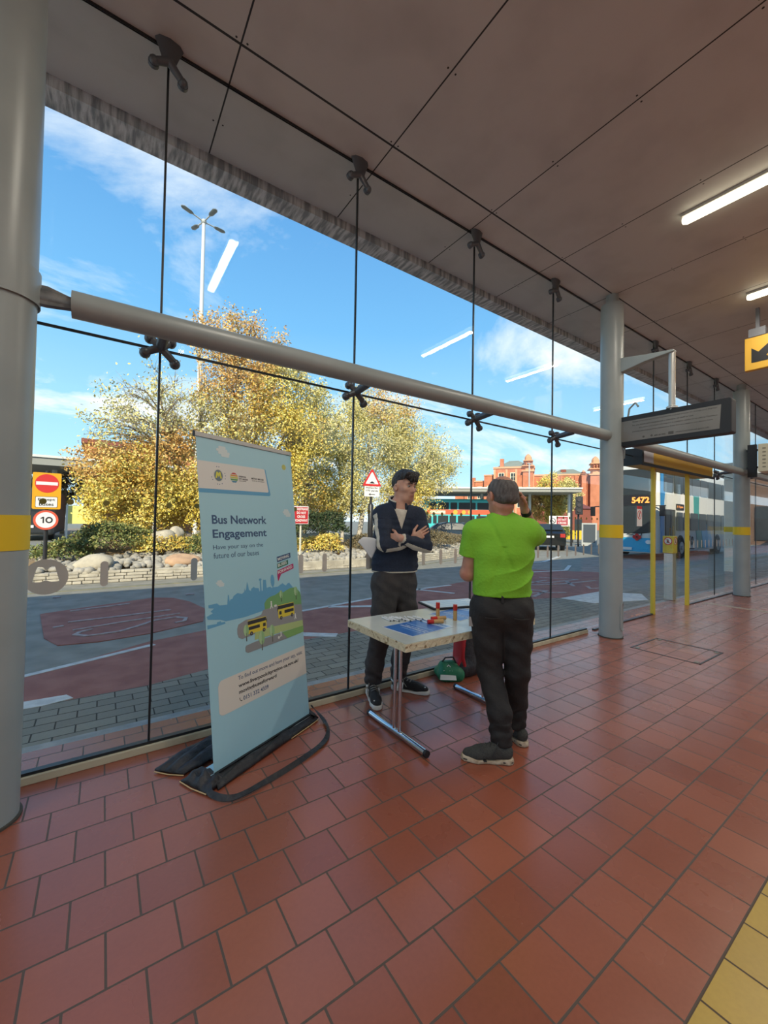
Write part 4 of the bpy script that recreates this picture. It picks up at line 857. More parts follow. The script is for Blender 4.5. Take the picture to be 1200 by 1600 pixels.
# jumper
j = Sdf((1.70, 2.40, 1.0), (2.50, 3.02, 1.72), .005)
c_ = V3(2.066, 2.795, 0)
j.chain([c_+V3(0, 0, 1.03), c_+V3(0, 0, 1.12), c_+V3(.004, 0, 1.3), c_+V3(.015, -.003, 1.47)], [.198, .192, .196, .178], .03, ax=q1, sc=.64)
j.cap(A['shR'], A['shL'], .080, .080, .05); j.cap(V3(2.03, 2.82, 1.55), V3(2.14, 2.78, 1.55), .065, .065, .05)
for a, b_, w_ in (('shR', 'elR', 'wrR'), ('shL', 'elL', 'wrL')):
    j.chain([A[a]+V3(0, 0, .005), A[a]*.5+A[b_]*.5, A[b_]], [.078, .070, .060], .03); e_ = A[w_]+(A[b_]-A[w_])*(.12 if a == 'shR' else .16)
    j.chain([A[b_], A[b_]*.5+e_*.5+V3(0, 0, -.008), e_], [.060, .054, .041], .012)
zc = V3(2.088, 2.79, 0)
col = Sdf((1.95, 2.62, 1.48), (2.26, 2.95, 1.72), .0042)
def rf(X, Y, o): return (X-o[0])*r1[0]+(Y-o[1])*r1[1], (X-o[0])*q1[0]+(Y-o[1])*q1[1]
def collar(F, X, Y, Z):
    a, b = rf(X, Y, zc); th = np.arctan2(a, b); r = np.sqrt(a*a+b*b); zt = 1.672-.034*b/.08; R_ = .084-(Z-1.58)*.08
    d = np.maximum(np.abs(r-R_)-.008, np.maximum(Z-zt, 1.52-Z)); open_ = .50-np.abs(th); return np.maximum(d, open_*.08)
def neckcut(F, X, Y, Z):
    a, b = rf(X, Y, zc); F = np.where(b > .0, np.maximum(F, np.maximum(0, Z-1.405)*.34-np.abs(a)), F); return np.maximum(F, .070-np.sqrt(a*a+b*b)-np.maximum(0, 1.52-Z)*3)
j.field(lambda F, X, Y, Z: F+.0040*np.sin(X*38+Z*61+Y*20)*np.sin(Z*47-X*25)*(Z < 1.5)+.003*np.exp(-((Z-1.10)/.03)**2)*np.sin(X*50)); j.field(neckcut); j.cut((0, 0, -1), -1.045)
def jreg(P):
    m = np.zeros(len(P), int); up_ = A['shR']+(A['elR']-A['shR'])*.06
    segs = ((up_, A['elR'], V3(-.98, -.16, 0), 0, 1.01, .085), (A['elR'], A['wrR'], V3(-.30, -.50, -.80), -.01, .80, .08), (A['elL'], A['wrL'], V3(-.30, -.45, -.84), -.01, .80, .072))
    ds = [segd(P, a, b)[0] for a, b, *_ in segs]; near_ = np.argmin(np.stack(ds), 0)
    for k, (a, b, dr, t0, t1, rr) in enumerate(segs):
        d, q, t = segd(P, a, b); ab = (b-a)/np.linalg.norm(b-a); dr = dr/np.linalg.norm(dr); dr = dr-ab*(dr@ab); dr /= np.linalg.norm(dr); c = (q@dr)/np.maximum(np.linalg.norm(q-np.outer(q@ab, ab), axis=1), 1e-6)
        near = (d < rr) & (near_ == k) & (t > t0) & (t < t1); m[near & (c > (.95 if k == 0 else .88))] = 1
    m[P[:, 2] < 1.056] = 1; m[(P[:, 2] > 1.062) & (P[:, 2] < 1.067)] = 0
    e_ = A['wrL']+(A['elL']-A['wrL'])*.16; ab = (A['elL']-A['wrL']); ab /= np.linalg.norm(ab); u_ = (P-e_)@ab; dd = np.linalg.norm(P-e_, axis=1); m[(dd < .07) & (u_ > -.035) & (u_ < -.012)] = 1
    return m
j.build('jumper', [m_navyj, m_cream_k], pm, region=jreg)
def colreg(P):
    b = (P[:, 0]-zc[0])*q1[0]+(P[:, 1]-zc[1])*q1[1]; return (P[:, 2] > 1.665-.034*b/.08).astype(int)
col.field(collar); col.build('jumper_collar', [m_navyj, m_cream_k], pm, region=colreg, label='collar with cream edge')
ts = Sdf((1.95, 2.62, 1.3), (2.24, 2.95, 1.68), .005); ts.chain([V3(2.072, 2.79, 1.34), V3(2.085, 2.79, 1.50)], [.168, .15], .03, ax=q1, sc=.64); ts.cap((2.088, 2.79, 1.5), (2.088, 2.785, 1.60), .074, .068, .03)
ts.field(lambda F, X, Y, Z: np.maximum(F+.002*np.sin(X*90+Z*50), Z-1.60-.3*(Y-2.79))); ts.build('t_shirt', [mat('off-white cotton', (.62, .58, .50), .85, bump=.4, bscale=30)], pm)
# trousers
t = Sdf((1.74, 2.5, .08), (2.42, 3.02, 1.12), .006)
t.cap(V3(1.975, 2.80, .97), V3(2.15, 2.80, .97), .120, .120, .04); t.cap(V3(2.066, 2.795, 1.08), V3(2.066, 2.795, .95), .170, .185, .03, ax=q1, sc=.62)
t.chain([V3(1.972, 2.795, .93), V3(1.940, 2.775, .72), V3(1.915, 2.77, .53), V3(1.90, 2.83, .28), V3(1.905, 2.86, .14)], [.118, .098, .084, .076, .072], .03)
t.chain([V3(2.155, 2.795, .93), V3(2.175, 2.775, .72), V3(2.175, 2.77, .53), V3(2.165, 2.82, .28), V3(2.165, 2.85, .13)], [.118, .098, .084, .076, .072], .03)
t.field(lambda F, X, Y, Z: F+.004*np.sin(Z*46+X*22)*np.sin(Z*23-Y*31+X*12)+.0035*np.sin(Z*88+X*60+1.5*np.sin(Y*40))*(Z < .24)); t.cut((0, 0, -1), -.115)
t.cut((0, 0, 1), 1.06); t.build('trousers', [m_trs], pm)
# shoes
def shoe(parent, heel, toe, up_m, sole_m, nm='shoe', L_extra=0., h_=.09, n_side=0, sole_pattern=None):
    heel = V3(*heel, 0); toe = V3(*toe, 0); d = toe-heel; Ln = np.linalg.norm(d); d /= Ln; sd_ = np.cross(V3(0, 0, 1), d); z = V3(0, 0, 1)
    lo = np.minimum(heel, toe)-.1; hi = np.maximum(heel, toe)+.1; lo[2] = -.005; hi[2] = .2
    Q = lambda a, b, c: heel+d*a*Ln+sd_*b+z*c
    s1 = Sdf(lo, hi, .004); s1.chain([Q(.13, 0, .055), Q(.4, .002, .055), Q(.7, .006, .040), Q(.87, .003, .034)], [.036, .038, .041, .033], .02)
    s1.chain([Q(.12, 0, .075), Q(.3, 0, .085)], [.034, .034], .02); s1.chain([Q(.3, 0, .085), Q(.65, 0, .062)], [.032, .03], .02); s1.cut((0, 0, -1), -.022)
    s1.field(lambda F, X, Y, Z: np.maximum(F, np.where(((X-Q(.2, 0, 0)[0])**2+(Y-Q(.2, 0, 0)[1])**2) < .030**2, Z-.098, -1)))
    up_ = s1.build(nm, [up_m], parent)
    s2 = Sdf(lo, hi, .004); s2.chain([Q(.12, 0, .012), Q(.4, .0, .012), Q(.7, .006, .012), Q(.88, .003, .014)], [.043, .040, .048, .041], .02)
    s2.field(lambda F, X, Y, Z: np.maximum(F, np.maximum(Z-.027-.008*np.cos(((X-heel[0])*d[0]+(Y-heel[1])*d[1])/Ln*PI*2), .002-Z)))
    s2.build('sole', [sole_m] if sole_pattern is None else [sole_m, m_ink2], up_, region=sole_pattern(Q, d, sd_) if sole_pattern else None)
    lc = MB()
    for k in range(5):
        a = .36+.075*k; zz = .118-.0085*k; lc.tube([Q(a, -.026, zz-.012), Q(a+.02, -.01, zz-.0), Q(a+.0, .010, zz), Q(a+.02, .026, zz-.012)], .0032, 6)
    lc.tube([Q(.33, .0, .118), Q(.30, .03, .135), Q(.36, .055, .09), Q(.42, .05, .05)], .003, 6); lc.tube([Q(.33, 0, .118), Q(.31, -.03, .135), Q(.38, -.053, .09), Q(.45, -.05, .055)], .003, 6)
    return up_, Q, d, sd_, lc, Ln
m_sh1 = mat('black mesh shoe', (.012, .012, .013), .6, bump=.6, bscale=200); m_sole1 = mat('off-white sole', (.62, .60, .55), .6); m_lace = mat('grey laces', (.32, .31, .27), .8)
for heel, toe in (((1.915, 2.905), (1.79, 2.615)), ((2.13, 2.905), (2.325, 2.615))):
    up_, Q, d, sd_, lc, Ln = shoe(pm, heel, toe, m_sh1, m_sole1)
    lc.build('laces', m_lace, up_, smooth=True)
    for sgn in (-1, 1):          # white letter N on the flank
        MN = plane(Q(.20, sgn*.047, .034), d*(1 if sgn < 0 else 1), (0, 0, 1)); nl = .065
        mb = MB(); a0 = -.004 if sgn > 0 else -.010; a1 = .010 if sgn > 0 else .004
        a0, a1 = -.008, .008
        for q in ([(0, 0), (.016, 0), (.024, .05), (.008, .05)], [(.008, .05), (.024, .05), (.052, 0), (.036, 0)], [(.036, 0), (.052, 0), (.060, .05), (.044, .05)]): mb.prism(q, a0, a1, MN)
        mb.build('emblem', m_white, up_)
        mb = MB(); mb.tube([Q(.02, sgn*.02, .085), Q(.10, sgn*.040, .078), Q(.17, sgn*.036, .092)], [.006, .009, .005], 8); mb.build('heel_flash', m_white, up_, smooth=True)
    mb = MB(); c = Q(.90, -.022, .066); mb.sph(c, .007, 8, sc=(1, 1, .5)); mb.build('toe_flash', m_white, up_, smooth=True)
# sheet of paper held under the arm
mb = MB(); NN = 12; vs = []
for i in range(NN+1):
    for k in range(2):
        u = i/NN; x = 1.745+.20*u; zt = 1.285+.05*math.sin(u*2.6); vs.append((x+(0 if k else .055-.0*u), 2.70+.06*u+.03*math.sin(u*3), zt if k == 0 else zt-.115-.03*u+.05*math.sin(u*2.2)))
P_ = [V3(1.725, 2.765, 1.345), V3(1.665, 2.77, 1.285), V3(1.80, 2.74, 1.185), V3(1.86, 2.74, 1.29)]
vs = []
for i in range(NN+1):
    for k in range(NN+1):
        u, v = i/NN, k/NN; p = P_[0]*(1-u)*(1-v)+P_[1]*u*(1-v)+P_[2]*u*v+P_[3]*(1-u)*v; p = p+V3(.006, -.01, .022)*math.sin(PI*(u*.6+v*.7)); vs.append(p)
mb.add(vs, [(i*(NN+1)+k, (i+1)*(NN+1)+k, (i+1)*(NN+1)+k+1, i*(NN+1)+k+1) for i in range(NN) for k in range(NN)])
pp = mb.build('paper_sheet', mat('white paper', (.62, .66, .70), .7), smooth=True, auto=False, label='white sheet of paper held out behind the elbow of the person in the navy jumper', cat='paper'); sm = pp.modifiers.new('t', 'SOLIDIFY'); sm.thickness = .001

# ---- the older man in a lime green t-shirt, seen from behind, hand raised to his ear
m_lime = mat('lime green cotton', (.185, .47, .022), .8, col2=(.205, .51, .026), nscale=5, bump=.25, bscale=60); m_blk = mat('black trousers', (.010, .0095, .010), .75, col2=(.015, .014, .014), nscale=14, bump=.4, bscale=20)
po = empty('person', (2.2, 1.76, 0), 'balding grey-haired person in a lime green t-shirt, back to the viewer, hand at ear', 'person')
vf = V3(.64, .77, 0); vr = V3(.77, -.64, 0)                # chest direction and his right-hand side
T = V3(2.17, 1.745, 0)
def Q2(r, f, z): return T+vr*r+vf*f+V3(0, 0, z)
B = dict(shL=Q2(-.175, .0, 1.415), shR=Q2(.165, .0, 1.425), elL=Q2(-.215, .045, 1.135), wrL=Q2(-.10, .25, 1.10), elR=Q2(.285, .21, 1.375), wrR=Q2(.165, .085, 1.565))
hc2 = V3(2.165, 1.755, 1.672); f2 = V3(.20, .97, -.12)
s = Sdf((1.75, 1.35, 0), (2.62, 2.15, 1.85), .0055)
P2, R2 = head(s, hc2, f2, 1.05)
s.cap(hc2+V3(.0, -.01, -.05), Q2(0, 0, 1.43), .062, .064, .03); s.ell(hc2+V3(-.01, -.05, -.09), (.05, .04, .03), None, .03)
s.cap(Q2(0, 0, 1.40), Q2(0, 0, 1.0), .12, .12, .04, ax=vf, sc=.75); s.cap(B['shL'], B['shR'], .06, .06, .04)
s.chain([B['shL'], B['elL'], B['wrL']], [.055, .048, .03], .025); s.chain([B['elL']+V3(0, 0, .0), B['wrL']], [.050, .03], .02); s.chain([B['shR'], B['elR'], B['wrR']], [.055, .044, .029], .025)
hand(s, B['wrL'], vf*.9-vr*-.3, (0, 0, -1), -vf*.1+vr, .25, 1.)
hand(s, B['wrR'], (-.30, .12, .9), -vr, -vf*.8+vr*.2, (.55, .55, .5, .5), 1.05, spread=.1)
s.cap(Q2(-.08, 0, .94), Q2(.08, 0, .94), .09, .09, .03)
s.chain([Q2(-.085, 0, .88), Q2(-.06, .0, .50), V3(2.085, 1.66, .09)], [.08, .055, .036], .03); s.chain([Q2(.085, 0, .88), Q2(.105, .02, .50), V3(2.345, 1.76, .09)], [.08, .055, .036], .03)
s.chain([V3(2.075, 1.64, .06), V3(2.0, 1.71, .04)], [.030, .022], .02); s.chain([V3(2.345, 1.74, .06), V3(2.375, 1.82, .04)], [.030, .022], .02)
s.build('body', [m_skin2, m_lip], po, region=lambda P: lipr(P, hc2, P2)); eyes(po, P2, 1.05)
# hair: grey ring round a bald crown
h = Sdf(hc2-.2, hc2+.2, .0042); h.ell(P2(-.014, 0, .004), V3(.109, .0885, .104)*1.05, R2, .01); h.cap(P2(-.085, -.03, -.05), P2(-.085, .03, -.05), .026, .026, .03)
fz2, ff2, fs2 = R2[2], R2[0], R2[1]
def cut2(F, X, Y, Z):
    x, y, z_ = X-hc2[0], Y-hc2[1], Z-hc2[2]; px = x*ff2[0]+y*ff2[1]+z_*ff2[2]; py = x*fs2[0]+y*fs2[1]+z_*fs2[2]; pz = x*fz2[0]+y*fz2[1]+z_*fz2[2]
    F = np.maximum(F, px-.055); F = np.maximum(F, (-.082+np.maximum(0, px+.03)*1.6)-pz)                  # open at the face, ends at the nape
    F = np.maximum(F, .064-np.sqrt(((px+.040)*.9)**2+(py+.008)**2+((pz-.098)*.8)**2)); F = np.maximum(F, .05-np.sqrt(((px-.045)*.8)**2+(py*1.3)**2+((pz-.10)*.9)**2)+.004*np.sin(py*150)); F = np.maximum(F, .03-np.sqrt((px+.004)**2+((np.abs(py)-.086)*.8)**2+(pz+.02)**2))
    return F+.0009*np.sin(px*140+pz*60)*np.sin(py*200+pz*150)
h.field(cut2); h.build('hair', [mat('greying hair', (.055, .048, .046), .65, col2=(.13, .12, .115), nscale=45, ncontrast=(.35, .7), bump=.35, bscale=220, stretch=(1, 1, .3))], po)
MB().tube([P2(.092, -.05, .012), P2(.05, -.076, .012), P2(-.01, -.09, .006)], .0022, 6).tube([P2(.092, .05, .012), P2(.05, .076, .012), P2(-.01, .09, .006)], .0022, 6).build('glasses_arm', m_ink2, po, smooth=True)
# t-shirt
j = Sdf((1.75, 1.3, .95), (2.65, 2.15, 1.6), .005)
j.chain([Q2(-.005, .0, .93), Q2(-.005, .0, 1.12), Q2(-.0, .0, 1.28), Q2(0, 0, 1.37)], [.187, .190, .197, .185], .03, ax=vf, sc=.70)
j.cap(B['shL']+V3(0, 0, -.01), B['shR']+V3(0, 0, -.01), .082, .082, .05); j.cap(Q2(-.06, 0, 1.455), Q2(.06, 0, 1.455), .062, .062, .05)
j.chain([B['shL'], B['shL']*.42+B['elL']*.58], [.080, .083], .025); j.chain([B['shR'], B['shR']*.15+B['elR']*.85], [.082, .080], .03)
ne = B['elL']-B['shL']; ne /= np.linalg.norm(ne); cp = B['shL']*.42+B['elL']*.58
def slv(F, X, Y, Z):
    q = (X-cp[0])*ne[0]+(Y-cp[1])*ne[1]+(Z-cp[2])*ne[2]; d2 = (X-cp[0])*vr[0]+(Y-cp[1])*vr[1]; return np.where((d2 < .012) & (q > -.05), np.maximum(F, q), F)
ne2 = B['elR']-B['shR']; ne2 /= np.linalg.norm(ne2); cp2 = B['shR']*.38+B['elR']*.62
def slv2(F, X, Y, Z):
    q = (X-cp2[0])*ne2[0]+(Y-cp2[1])*ne2[1]+(Z-cp2[2])*ne2[2]; return np.where(q > 0, np.maximum(F, q), F)
j.field(slv); j.field(slv2)
j.field(lambda F, X, Y, Z: np.maximum(F, .060-np.sqrt((X-hc2[0]+.002)**2+(Y-hc2[1]+.01)**2)-np.maximum(0, 1.46-Z)*4))
def folds(F, X, Y, Z):
    r = (X-T[0])*vr[0]+(Y-T[1])*vr[1]; a = np.clip((1.30-Z)/.12, 0, 1)
    return F+a*(.015*(np.abs(np.sin((Z*1.0-r*.62)*27+.8*np.sin(r*14)))**.6-.6)*np.clip((r+.15)*4, .25, 1))+.003*np.sin(Z*24+r*30)*np.sin(r*22-Z*18)+.008*np.exp(-((r+.04-(1.36-Z)*.45)/.018)**2)*(Z > 1.18)+.006*np.exp(-((r+.02+(1.30-Z)*.3)/.02)**2)*(Z < 1.33)
j.field(folds); j.cut((0, 0, -1), -1.005); j.build('t_shirt', [m_lime], po)
MB().tube([Q2(-.07, -.02, 1.495), Q2(-.045, -.068, 1.488), Q2(0, -.082, 1.482), Q2(.045, -.066, 1.488), Q2(.07, -.02, 1.495)], .0085, 8).build('neckband', m_lime, po, smooth=True)
# trousers
t = Sdf((1.75, 1.3, .08), (2.65, 2.15, 1.08), .006)
t.cap(Q2(-.08, 0, .93), Q2(.08, 0, .93), .125, .125, .04); t.cap(Q2(0, 0, 1.03), Q2(0, 0, .92), .150, .178, .03, ax=vf, sc=.68); t.ell(Q2(-.08, -.055, .90), (.09, .09, .10), None, .04); t.ell(Q2(.08, -.055, .90), (.09, .09, .10), None, .04)
t.chain([Q2(-.088, 0, .88), Q2(-.082, .0, .68), Q2(-.070, .0, .50), V3(2.085, 1.685, .28), V3(2.085, 1.665, .13)], [.120, .096, .080, .072, .068], .025)
t.chain([Q2(.088, 0, .88), Q2(.10, .01, .68), Q2(.108, .02, .50), V3(2.33, 1.745, .28), V3(2.335, 1.75, .13)], [.118, .096, .080, .072, .070], .025)
t.field(lambda F, X, Y, Z: F+.004*np.sin(Z*42+X*25-Y*18)*np.sin(Z*19+X*16)+.0035*np.sin(Z*85+Y*60+1.5*np.sin(X*40))*(Z < .24)); t.cut((0, 0, -1), -.10); t.cut((0, 0, 1), 1.03); t.build('trousers', [m_blk], po)
for r in (-.085, .09): MB().tube([Q2(r-.045, -.155, .885), Q2(r, -.165, .882), Q2(r+.045, -.155, .885)], .0035, 6).build('pocket_seam', mat('black seam', (.008, .008, .008), .7), po, smooth=True)
for r in (-.02,): MB().box((-.008, -.003, -.025), (.008, .003, .025), M=Matrix.Translation(Q2(r, -.128 if r < 0 else -.098, 1.0)) @ Matrix.Rotation(math.atan2(vr[1], vr[0]), 4, 'Z')).build('belt_loop', m_blk, po)
ly = MB(); ly.tube([Q2(-.178, -.02, 1.0), Q2(-.20, -.02, .93), Q2(-.205, -.02, .86), Q2(-.19, -.03, .80), Q2(-.18, -.03, .86), Q2(-.175, -.02, .96)], .006, 6); ly.build('key_lanyard', m_bag, po, smooth=True)
MB().box((-.02, -.005, -.03), (.02, .005, .03), M=Matrix.Translation(Q2(-.195, -.035, .83)) @ Matrix.Rotation(math.atan2(vr[1], vr[0]), 4, 'Z')).build('badge', mat('grey badge', (.3, .3, .3), .4), po)
wd = (B['wrR']-B['elR']); wd /= np.linalg.norm(wd)
MB().cyl(B['wrR']-wd*.035, B['wrR']-wd*.005, .036, .033, seg=20).build('watch', m_black, po, smooth=True)
m_sh2 = mat('grey canvas shoe', (.032, .034, .034), .8, col2=(.055, .056, .05), nscale=20, bump=.5, bscale=150); m_sole2 = mat('dirty cream sole', (.55, .46, .34), .7, col2=(.28, .2, .13), nscale=30)
def spots(Q, d, sd_):
    def f(P):
        a = (P-Q(0, 0, 0))@d; b = (P-Q(0, 0, 0))@sd_; return ((np.sin(a*110+b*30)+.6*np.sin(a*47) > .9) & (P[:, 2] > .013) & (P[:, 2] < .021)).astype(int)
    return f
for heel, toe in (((2.115, 1.60), (1.885, 1.815)), ((2.325, 1.665), (2.425, 1.945))):
    up_, Q, d, sd_, lc, Ln = shoe(po, heel, toe, m_sh2, m_sole2, sole_pattern=spots)
    lc.build('laces', m_ink2, up_, smooth=True)
# ------------------------------------------------------------------ planted island opposite
random.seed(11)
m_stone = tilemat('coursed pale stone', (.50, .46, .37), (.38, .35, .29), (.07, .065, .05), .34, .062, .5, .006, .85, (0, 0, 0), bump=1.2, var=.5)
def coursed(name, pts, h, label):
    """a dry stone kerb wall of separate courses along a path"""
    mb = MB(); R_ = random.Random(3)
    for (x0, y0), (x1, y1) in zip(pts, pts[1:]):
        d = Vector((x1-x0, y1-y0, 0)); L_ = d.length; d.normalize(); n = Vector((-d.y, d.x, 0))
        for c in range(4):
            a = -R_.random()*.2
            while a < L_:
                l = R_.uniform(.14, .42); a0 = max(0, a+.006); a1 = min(L_, a+l-.006); a += l
                if a1-a0 < .04: continue
                o = R_.uniform(-.015, .02)+c*.02; z0 = -.03+c*h/4+.004; z1 = -.03+(c+1)*h/4-.004; p = Vector((x0, y0, 0))
                b = [p+d*a0+n*o, p+d*a1+n*o, p+d*a1+n*(.2+o), p+d*a0+n*(.2+o)]
                mb.add([(*q.xy, z0) for q in b]+[(*(q+n*.008).xy, z1) for q in b], [(0, 3, 2, 1), (4, 5, 6, 7), (0, 1, 5, 4), (1, 2, 6, 5), (2, 3, 7, 6), (3, 0, 4, 7)])
        mb.box((x0, y0+.06, -.05), (x1, max(y0, y1)+.25, h*.85)) if abs(y1-y0) < .3 else None
    return mb.build(name, mat('pale limestone', (.50, .46, .37), .85, col2=(.34, .31, .25), nscale=3.5, bump=.5, bscale=20), label=label, cat='stone wall', bevel=.012)
wallp = [(-1.75, 11.9), (-1.2, 11.05), (1, 11.0), (3.4, 11.0), (6.2, 11.05), (8.5, 11.2), (11.5, 12.0), (14.5, 13.2), (17, 14.6)]
coursed('stone_edging', wallp, .27, 'low wall of thin pale stone courses edging the planted island across the road')
def rock(c, r, sc=(1, 1, .7), seed=0, seg=12):
    R_ = random.Random(seed); mb = MB(); mb.sph((0, 0, 0), 1, seg); ph = [R_.uniform(0, 6) for _ in range(6)]; out = []
    for x, y, z in mb.v:
        k = 1+.13*math.sin(2.3*x+ph[0])+.12*math.sin(2.7*y+ph[1]+x)+.10*math.sin(3.1*z+ph[2]+2*y); an = ph[3]
        X, Y = x*math.cos(an)-y*math.sin(an), x*math.sin(an)+y*math.cos(an); out.append((c[0]+X*k*r*sc[0], c[1]+Y*k*r*sc[1], c[2]+z*k*r*sc[2]))
    mb.v = out; return mb
m_cob = mat('grey cobble', (.28, .265, .225), .8, col2=(.42, .39, .33), nscale=2.6, bump=.4, bscale=25)
cv, cf = [], []
Rn = random.Random(8)
def along(t):
    ps = wallp[1:]; Ls = [math.dist(a, b) for a, b in zip(ps, ps[1:])]; s_ = t*sum(Ls)
    for (a, b), l in zip(zip(ps, ps[1:]), Ls):
        if s_ <= l: f = s_/l; n = Vector((-(b[1]-a[1]), b[0]-a[0])).normalized(); return a[0]+(b[0]-a[0])*f, a[1]+(b[1]-a[1])*f, n
        s_ -= l
    return ps[-1][0], ps[-1][1], Vector((0, 1))
for i in range(1500):
    x, y, n = along(Rn.random()); u_ = Rn.random()*1.5; r = Rn.uniform(.055, .13)
    m_ = rock((x+n.x*(.12+u_), y+n.y*(.12+u_), .24+u_*.16), r, (1, .8, .7), i, 8); k = len(cv); cv += m_.v; cf += [tuple(q+k for q in f) for f in m_.f]
cb_ = MB(); cb_.v = cv; cb_.f = cf; cb_.m = [0]*len(cf)
tag(cb_.build('cobblestones', m_cob, smooth=True, auto=False), 'bed of grey rounded cobbles sloping up behind the low stone wall', 'cobbles', kind='stuff')
m_soil = mat('brown leaf-strewn soil', (.16, .11, .06), .95, col2=(.30, .20, .09), nscale=5, bump=.8, bscale=30)
gx = MB(); xs_ = np.linspace(-2.2, 19, 44); ys_ = np.linspace(11.1, 22, 24)
for x in xs_:
    for y in ys_:
        yb = 11.1 if x < 8 else 11.1+(x-8)*.36; e_ = min(1, max(0, (y-yb)/1.6)); e2 = min(1, max(0, (x+2.2)/1.6))
        gx.v.append((x, max(y, yb), -.05+(.50*e_+.16*math.sin(x*1.3)*math.sin(y*.9)*e_+.15*max(0, e_-.5)*2)*e2))
ny_ = len(ys_); gx.f = [(i*ny_+k, (i+1)*ny_+k, (i+1)*ny_+k+1, i*ny_+k+1) for i in range(len(xs_)-1) for k in range(ny_-1)]; gx.m = [0]*len(gx.f)
gx.build('island_ground', m_soil, smooth=True, auto=False, kind='structure')
m_sand = mat('tan sandstone', (.55, .36, .22), .85, col2=(.42, .27, .17), nscale=6, bump=.4, bscale=20); m_pst = mat('pale boulder', (.52, .47, .36), .85, col2=(.4, .36, .28), nscale=5, bump=.4, bscale=20)
for c, r, sc, m_, lab in (((-.15, 11.45, .36), .27, (1.5, .8, .75), m_pst, 'large pale boulder among the cobbles, nearest the round speed sign'), ((1.72, 11.4, .34), .27, (1.6, .8, .7), m_sand, 'large tan boulder on the low wall, just left of the banner'),
                          ((1.35, 12.5, .93), .25, (1.2, .8, .9), m_pst, 'pale upright boulder among the shrubs left of the banner, the bigger of two'), ((1.72, 12.7, .98), .2, (1, .8, 1.1), m_pst, 'smaller pale boulder among the shrubs left of the banner')):
    tag(rock(c, r, sc, int(c[0]*10)+40, 20).build('boulder', m_, smooth=True, auto=False), lab, 'boulder', 'boulders on the planted island')

# ---- foliage
YEL = [(.74, .56, .09), (.80, .68, .21), (.54, .48, .13), (.66, .42, .09)]
PAL = [(.72, .64, .26), (.64, .56, .20), (.56, .54, .22), (.78, .70, .38)]
GRN = [(.16, .20, .06), (.24, .27, .09), (.10, .14, .05), (.32, .30, .10)]
DGR = [(.035, .065, .03), (.06, .09, .035), (.09, .11, .05), (.03, .05, .025)]
GRY = [(.17, .15, .09), (.25, .21, .12), (.13, .12, .08), (.20, .15, .07)]
ORG = [(.72, .44, .15), (.76, .54, .20), (.62, .34, .11), (.72, .58, .24)]
def leafmats(pal, nm): return [mat('leaf %s %d' % (nm, i), c, .6, spec=.3) for i, c in enumerate(pal)]
PALS = dict(y=leafmats(YEL, 'yellow'), p=leafmats(PAL, 'pale'), g=leafmats(GRN, 'green'), d=leafmats(DGR, 'dark'), r=leafmats(GRY, 'russet'), o=leafmats(ORG, 'orange'))
def leaves(rng, pts, size, droop=.0):
    n = len(pts); a = rng.normal(size=(n, 3)); a /= np.linalg.norm(a, axis=1)[:, None]; b = rng.normal(size=(n, 3)); b -= a*(a*b).sum(1)[:, None]; b /= np.linalg.norm(b, axis=1)[:, None]
    sz = size*rng.uniform(.6, 1.3, n)[:, None]; a = a*sz; b = b*sz*.62
    V = np.stack([pts-a, pts+b*.9-a*.1, pts+a, pts-b*.9-a*.1], 1).reshape(-1, 3); Fq = np.arange(4*n).reshape(-1, 4); return V, Fq
